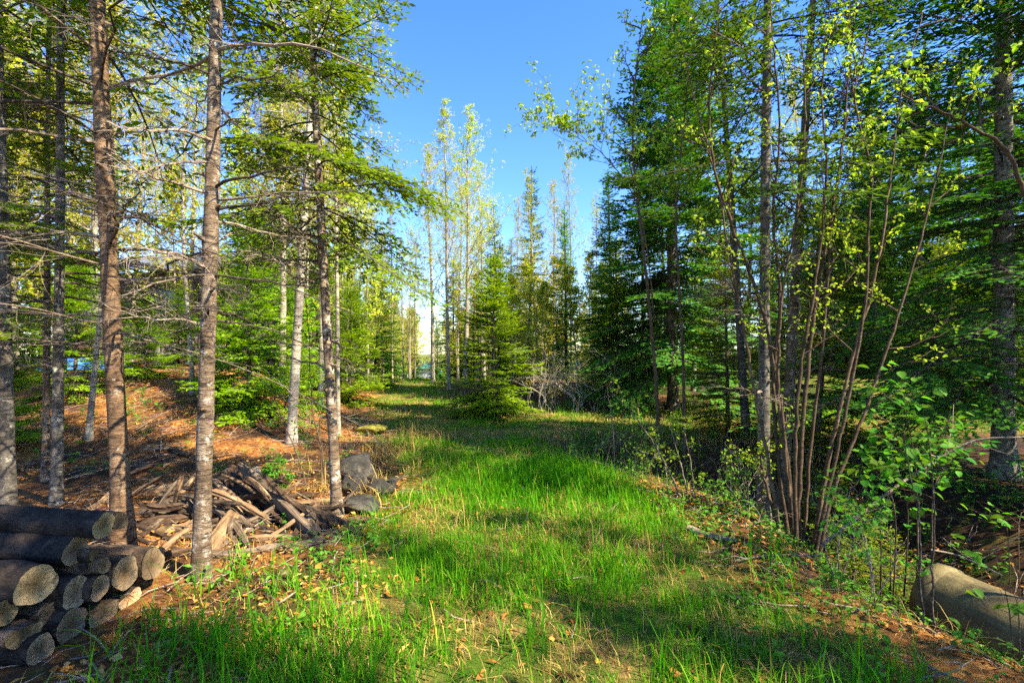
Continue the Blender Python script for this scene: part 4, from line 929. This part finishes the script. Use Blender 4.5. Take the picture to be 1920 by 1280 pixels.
# long fallen branch crossing the right side
g = np.random.default_rng(8)
C = catmull([pt(1540, 1022, 3.75), pt(1600, 975, 3.72), pt(1680, 912, 3.7), pt(1740, 872, 3.7), pt(1800, 836, 3.66), pt(1850, 822, 3.6), pt(1930, 818, 3.5), pt(2010, 800, 3.4)], 6)
b = MB(); b.tube(C, np.linspace(.012, .006, len(C)), 8, wob=.04, rng=g)
for i in range(9):
    q = C[int(g.integers(8, len(C) - 3))]; e = q + g.normal(0, .16, 3); b.tube([q, (q + e) / 2 + g.normal(0, .02, 3), e], [.006, .004, .002], 4)
o = b.build('fallen_branch', 'twig_dead', smooth=True); tag(o, 'long pale fallen branch slanting up across the right side', 'branch')
for i, (lab, pts_, r) in enumerate((('pale twig lying over the top of the pipe', [(1745, 1030, 3.35), (1800, 1042, 3.3), (1880, 1078, 3.1)], .007), ('second thin twig crossing over the pipe', [(1768, 1008, 3.4), (1800, 1035, 3.3), (1850, 1060, 3.2)], .005),
        ('pale stick lying on the leaves below the alder clump', [(1370, 1052, 3.5), (1450, 1040, 3.55), (1540, 1042, 3.5)], .009), ('mossy bough lying across the left side of the ditch', [(1128, 912, 5.6), (1180, 914, 5.5), (1250, 928, 5.4)], .016),
        ('grey rotten root chunk at the foot of the leaning sticks', [(1290, 990, 4.55), (1330, 1004, 4.45), (1380, 1012, 4.4)], .034), ('bent pale root hook below the alder clump', [(1352, 978, 4.6), (1368, 985, 4.5), (1378, 1004, 4.4)], .012))):
    C = catmull([gpt(*q) for q in pts_], 6); b = MB(); b.tube(C, np.linspace(r, r * .55, len(C)), 8, wob=.06, rng=g); o = b.build('fallen_branch', 'twig_dead', smooth=True); tag(o, lab, 'branch')

# ------------------------------------------------------------------ boulders
def boulder(label, px, py, d, sx, sy, sz, seed, mat='rock', flat=.0):
    g = np.random.default_rng(seed); n, k = 26, 38; th = np.linspace(0, math.pi, n)[:, None]; ph = np.arange(k)[None] * 2 * math.pi / k
    D = np.stack([np.sin(th) * np.cos(ph), np.sin(th) * np.sin(ph), np.cos(th) + 0 * ph], -1); r = np.ones((n, k))
    for _ in range(13):
        q = nrm(g.normal(size=3)); c = D @ q; r = np.minimum(r, np.where(c > .05, g.uniform(.60, .95) / np.maximum(c, .05), 9))
    r = r * (1 + .30 * (fbm(D[..., 0] * 2 + D[..., 2] * 1.3 + seed * 7, D[..., 1] * 2 - D[..., 2] * 1.7 + 20) - .47) + .16 * (fbm(D[..., 0] * 7 + D[..., 2] * 5 + seed, D[..., 1] * 7 - D[..., 2] * 4 + 9) - .47)); r[0] = r[0].mean(); r[-1] = r[-1].mean()
    V = D * r[..., None] * [sx, sy, sz]; i = np.arange(n - 1)[:, None] * k; j = np.arange(k)[None]
    b = MB(); b.add(V.reshape(-1, 3), np.stack([i + j, i + k + j, i + k + (j + 1) % k, i + (j + 1) % k], -1).reshape(-1, 4))
    o = b.build('boulder', mat, smooth=True); p = gpt(px, py, d, sz * .45); o.location = tuple(p); o.rotation_euler = (0, 0, g.random() * 6); return tag(o, label, 'rock')
boulder('largest dark boulder beside the slender fir', 676, 882, 5.5, .27, .24, .20, 1)
boulder('lower dark boulder leaning on the largest, at the grass edge', 664, 912, 5.1, .16, .15, .16, 2)
boulder('flat grey rock right of the dark boulders, at the grass edge', 712, 912, 5.15, .22, .18, .09, 3)
boulder('low grey rock under the dark boulders', 672, 946, 4.95, .26, .18, .10, 4)
boulder('small pale rock at the right tip of the boulder heap', 736, 905, 5.1, .06, .06, .06, 5)
boulder('flat yellow-mossed rock at the foot of the sunlit bank', 700, 803, 8.9, .32, .28, .10, 6, 'moss_rock')

# ------------------------------------------------------------------ pipe and stake
pa, pb = pt(1752, 1100, 3.55), pt(2060, 1225, 2.75); pa[2] = -.29; pb[2] = -.33; ax = pb - pa; L = float(np.linalg.norm(ax))
k = 40; a = np.arange(k) * 2 * math.pi / k; b = MB(); R0, R1 = .235, .20; m = 16
zz = list(np.linspace(0, L, m)); V = [[(math.cos(t_) * R0, math.sin(t_) * R0, z) for t_ in a] for z in zz] + [[(math.cos(t_) * R1, math.sin(t_) * R1, z) for t_ in a] for z in zz[::-1]]
V = np.array(V); nr = len(V); i = np.arange(nr)[:, None]; j = np.arange(k)[None]; i2 = (i + 1) % nr
b.add(V.reshape(-1, 3), np.stack([i * k + j, i * k + (j + 1) % k, i2 * k + (j + 1) % k, i2 * k + j], -1).reshape(-1, 4))
root = thing('culvert_pipe', tuple(pa), 'stained olive concrete pipe half buried at the lower right', 'pipe'); root.rotation_mode = 'QUATERNION'; root.rotation_quaternion = Vector(ax).to_track_quat('Z', 'Y')
pm = b.build('pipe_wall', 'pipe_shell', root, True)
b = MB(); zz = [.0, .09, .10]; V = [[(math.cos(t_) * r_, math.sin(t_) * r_, z) for t_ in a] for z, r_ in ((-.004, R0 - .002), (-.004, R0 + .014), (.085, R0 + .014), (.10, R0 - .002))]
V = np.array(V); i = np.arange(3)[:, None]; b.add(V.reshape(-1, 3), np.stack([i * k + j, i * k + (j + 1) % k, (i + 1) * k + (j + 1) % k, (i + 1) * k + j], -1).reshape(-1, 4)); b.build('rim', 'pipe_shell', root, True)

p = at(1121, 7.3); st = thing('survey_stake', tuple(p), 'thin dark rusty stake with a small cap standing in the grass', 'stake')
zt_ = pt(1121, 812, 7.3)[2] - p[2]
b = MB(); b.tube([(0, 0, -.1), (0, 0, zt_ * .5), (.004, 0, zt_)], [.014, .013, .013], 8); b.build('rod', 'metal_rust', st)
b = MB(); b.tube([(.004, 0, zt_ - .01), (.004, 0, zt_ + .015), (.004, 0, zt_ + .02)], [.028, .030, .012], 10); b.build('cap', 'metal_rust', st)

# ------------------------------------------------------------------ grass, straw, leaf litter, ground plants
def blades(b, x, y, h, w, rng, rnd, bend=.5, mi=0, z0=None):
    m = len(x); z = gz(x, y) if z0 is None else z0; a = rng.random(m) * 6.283; P = np.stack([x, y, z - .01], -1)
    dirv = np.stack([np.cos(a), np.sin(a), np.zeros(m)], -1); sd = np.stack([-np.sin(a), np.cos(a), np.zeros(m)], -1); bd = np.abs(rng.normal(bend, bend * .6, m))
    up = np.array([0, 0, 1.]); rows = []
    for s, ww in ((0, 1.), (.4, .9), (.75, .6), (1., 0)):
        th = bd * s; q = P + dirv * (h * s * np.sin(th))[:, None] + up * (h * s * np.cos(th))[:, None]
        if ww: rows += [q - sd * (w * ww / 2)[:, None], q + sd * (w * ww / 2)[:, None]]
        else: rows.append(q)
    V = np.stack(rows, 1).reshape(-1, 3); o = np.arange(m)[:, None] * 7
    b.add(V, np.concatenate([o + [[0, 1, 3, 2]], o + [[2, 3, 5, 4]]]), mi, np.concatenate([rnd, rnd])); n0 = b.n - len(V)
    b.f.append((o + [[4, 5, 6]] + n0, mi, rnd))
def scatter(rng, n, x0, x1, y0, y1):
    return rng.uniform(x0, x1, n), rng.uniform(y0, y1, n)
rng = np.random.default_rng(2024)
gb = MB()
for (n, x0, x1, y0, y1, hm, wm) in ((84000, -2.6, 2.4, 1.5, 4.2, .092, .0046), (80000, -2.4, 2.2, 4.2, 8.2, .085, .0058), (70000, -4.2, 8, 8.0, 14, .075, .009), (26000, -8, -.5, 14, 27, .085, .016), (44000, 4.5, 17, 8.5, 20, .10, .016)):
    x, y = scatter(rng, n, x0, x1, y0, y1); m = grass_mask(x, y)
    pat = fbm(x * 1.5, y * 1.5); pat2 = fbm(x * 5 + 30, y * 5)
    keep = rng.random(n) < m * np.clip(.32 + 3.6 * (pat - .47) + 2.8 * (pat2 - .48), .08, 1) * np.interp(y, [1.5, 3, 4.2, 5, 9], [.5, .6, .85, 1.2, 1.])
    lush = np.exp(-(((x - .25) / 1.0) ** 2 + ((y - 5.3) / 1.1) ** 2)) + .5 * np.exp(-(((x + 1.0) / .5) ** 2 + ((y - 1.9) / .4) ** 2))
    keep |= (rng.random(n) < lush * .75)
    keep &= ~((x < -2.15) & (y > 2.1) & (y < 3.3))
    x, y, lush, pat = x[keep], y[keep], lush[keep], pat[keep]
    h = hm * np.exp(rng.normal(0, .42, len(x))) * (.6 + 1.2 * np.clip(pat - .3, 0, .5)) * (1 + 1.1 * lush)
    blades(gb, x, y, h, wm * rng.uniform(.6, 1.4, len(x)), rng, np.clip(rng.normal(.45, .22, len(x)) - .12 * lush, 0, 1), .45)
# long tufts in the near foreground
for i in range(150):
    cx, cy_ = rng.uniform(-2.0, 1.9), rng.uniform(1.75, 3.6)
    if i < 55: cx, cy_ = rng.normal(-1.15, .45), rng.uniform(1.8, 2.7)
    m = int(rng.integers(5, 16)); x = cx + rng.normal(0, .045, m); y = cy_ + rng.normal(0, .045, m)
    ok = ~((x < -2.1) & (y > 2.1)); x, y = x[ok], y[ok]
    blades(gb, x, y, rng.uniform(.12, .34, len(x)), rng.uniform(.005, .009, len(x)), rng, np.clip(rng.normal(.42, .18, len(x)), 0, .95), .6)
o = gb.build('grass', 'grass_blade'); tag(o, 'fresh green grass growing over the track', 'grass', kind='stuff')

sb = MB()
for (n, x0, x1, y0, y1, hm, wm) in ((26000, -2.8, 2.6, 1.4, 4.5, .09, .0034), (26000, -3, 2.6, 4.5, 9, .10, .0048), (26000, -6, 8, 9, 15, .09, .009), (9000, -9, -1, 15, 27, .10, .016)):
    x, y = scatter(rng, n, x0, x1, y0, y1); pat = fbm(x * 1.7 + 60, y * 1.7); m = np.maximum(grass_mask(x, y), .30)
    keep = (rng.random(n) < m * np.clip(.3 + 4 * (pat - .45), .05, 1)) & ~((x < -2.15) & (y > 2.1) & (y < 3.3)); x, y = x[keep], y[keep]
    blades(sb, x, y, hm * np.exp(rng.normal(0, .5, len(x))), wm * rng.uniform(.6, 1.5, len(x)), rng, rng.random(len(x)), 1.35)
for i in range(200):      # dead tufts on the ditch banks and the rim of the track
    cx, cy_ = (rng.uniform(1.3, 6.5), rng.uniform(6.9, 9.6)) if i < 170 else (rng.uniform(-2.0, -1.3), rng.uniform(4.6, 9))
    m = 34; x = cx + rng.normal(0, .12, m); y = cy_ + rng.normal(0, .12, m)
    blades(sb, x, y, rng.uniform(.12, .38, m), rng.uniform(.004, .008, m), rng, rng.random(m), .9)
o = sb.build('dry_grass', 'straw'); tag(o, 'matted dry straw among the grass', 'dry grass', kind='stuff')

lb = MB()
for (n, x0, x1, y0, y1, sz) in ((34000, -4.5, 4.5, 1.4, 5.5, .042), (30000, -8, 5, 5.5, 11, .045), (22000, -13, -2, 9, 17, .065), (9000, -1, 9, 8, 14, .05)):
    x, y = scatter(rng, n, x0, x1, y0, y1); m = 1 - .88 * grass_mask(x, y); pat = fbm(x * 1.1 + 80, y * 1.1 + 3)
    keep = rng.random(n) < m * np.clip(.35 + 3.4 * (pat - .43), .05, 1) * (1 - .55 * damp_mask(x, y)); x, y = x[keep], y[keep]; q = len(x)
    a = rng.random(q) * 6.283; C = np.stack([x, y, gz(x, y) + rng.uniform(.002, .03, q)], -1)
    lb.leaves(C, np.stack([np.cos(a), np.sin(a), rng.normal(0, .25, q)], -1), nrm(rng.normal(0, .38, (q, 3)) + [0, 0, 1.]), sz * np.exp(rng.normal(-.15, .4, q)), sz * .62 * np.exp(rng.normal(-.15, .4, q)), 0, np.clip(rng.random(q) * .8 + .7 * (fbm(x * 2.2 + 5, y * 2.2) - .45), 0, 1), fold=.12)
o = lb.build('leaf_litter', 'dead_leaf'); tag(o, 'fallen brown and orange leaves covering the forest floor', 'leaf litter', kind='stuff')

tb_ = MB()      # fine fallen twigs
for (n, x0, x1, y0, y1, L0) in ((1900, -4.5, 4.5, 1.5, 5.5, .22), (1900, -8, 5, 5.5, 12, .45), (500, -1, 8, 11.5, 14, .6)):
    x, y = scatter(rng, n, x0, x1, y0, y1); keep = rng.random(n) < 1 - .93 * grass_mask(x, y); x, y = x[keep], y[keep]; q = len(x); a = rng.random(q) * 6.283; L = L0 * rng.uniform(.3, 1.6, q)
    x2, y2 = x + np.cos(a) * L, y + np.sin(a) * L; A = np.stack([x, y, gz(x, y) + rng.uniform(.005, .03, q)], -1); B = np.stack([x2, y2, gz(x2, y2) + rng.uniform(.005, .10, q)], -1)
    M_ = (A + B) / 2 + rng.normal(0, .02, (q, 3)); r_ = rng.uniform(.0015, .006, q); tb_.segs(A, M_, r_, r_ * .8, 4); tb_.segs(M_, B, r_ * .8, r_ * .4, 4)
o = tb_.build('twig_litter', 'twig_dead'); tag(o, 'small dry twigs strewn over the forest floor', 'twigs', kind='stuff')

ub = MB()       # low green herbs on the litter
for (n, cxs, spread) in ((190, 'right', 0), (40, 'left', 0), (120, 'bank', 0), (330, 'ditch', 0)):
    for i in range(n):
        if cxs == 'right': cx, cy_ = rng.uniform(1.2, 3.6), rng.uniform(1.9, 4.6)
        elif cxs == 'left': cx, cy_ = rng.uniform(-2.1, -1.0), rng.uniform(2.4, 4.2)
        elif cxs == 'bank': cx, cy_ = rng.uniform(-7, -2.2), rng.uniform(5.5, 11)
        else: cx, cy_ = rng.uniform(1.3, 6.5), rng.uniform(4.2, 8.8)
        m = int(rng.integers(5, 14)); x = cx + rng.normal(0, .05, m); y = cy_ + rng.normal(0, .05, m); hh_ = rng.uniform(.02, .13, m) * (1.6 if cxs == 'ditch' else 1)
        a = rng.random(m) * 6.28; C = np.stack([x, y, gz(x, y) + hh_], -1)
        ub.leaves(C, np.stack([np.cos(a), np.sin(a), rng.normal(.1, .3, m)], -1), nrm(rng.normal(0, .3, (m, 3)) + [0, 0, 1.]), rng.uniform(.02, .05, m) * (1 + .06 * cy_), rng.uniform(.014, .034, m) * (1 + .06 * cy_), 0, rng.random(m), broad=True)
        ub.segs(C, np.stack([np.full(m, cx), np.full(m, cy_), np.full(m, float(gz(cx, cy_)))], -1), .001, .0015, 3, 0)
o = ub.build('undergrowth', 'leaf_green'); tag(o, 'low green herbs sprouting through the leaf litter', 'undergrowth', kind='stuff')

# ------------------------------------------------------------------ labels that single out the members of the small groups
ORD = ['leftmost', 'second', 'third', 'fourth', 'fifth', 'sixth', 'seventh', 'eighth', 'ninth', 'tenth', 'eleventh', 'twelfth']
for grp, base in (('aspens left of the track', 'slim yellow aspen left of the grassy track'), ('aspens on the right', 'thin leafy aspen among the right-hand conifers'),
                  ('bare saplings on the right verge', 'thin twiggy sapling on the right verge of the track'), ('grey brush at the back of the clearing', 'grey leafless brush behind the clearing'), ('golden saplings behind the clearing', 'golden bushy sapling behind the clearing'),
                  ('yellow saplings on the left bank', 'yellow bushy sapling on the left bank'), ('low-leafed trees on the left bank', 'bushy low-leafed yellow-green tree on the left bank'), ('spruces on the left bank', 'dark spruce in the wood on the left bank')):
    mem = sorted((o for o in scene.objects if o.parent is None and o.get('group') == grp), key=lambda o: o.location.x / o.location.y)
    for i, o in enumerate(mem):
        o['label'] = base + ', ' + ('leftmost of its kind' if i == 0 else 'rightmost of its kind' if i == len(mem) - 1 else ORD[i] + ' from the left')
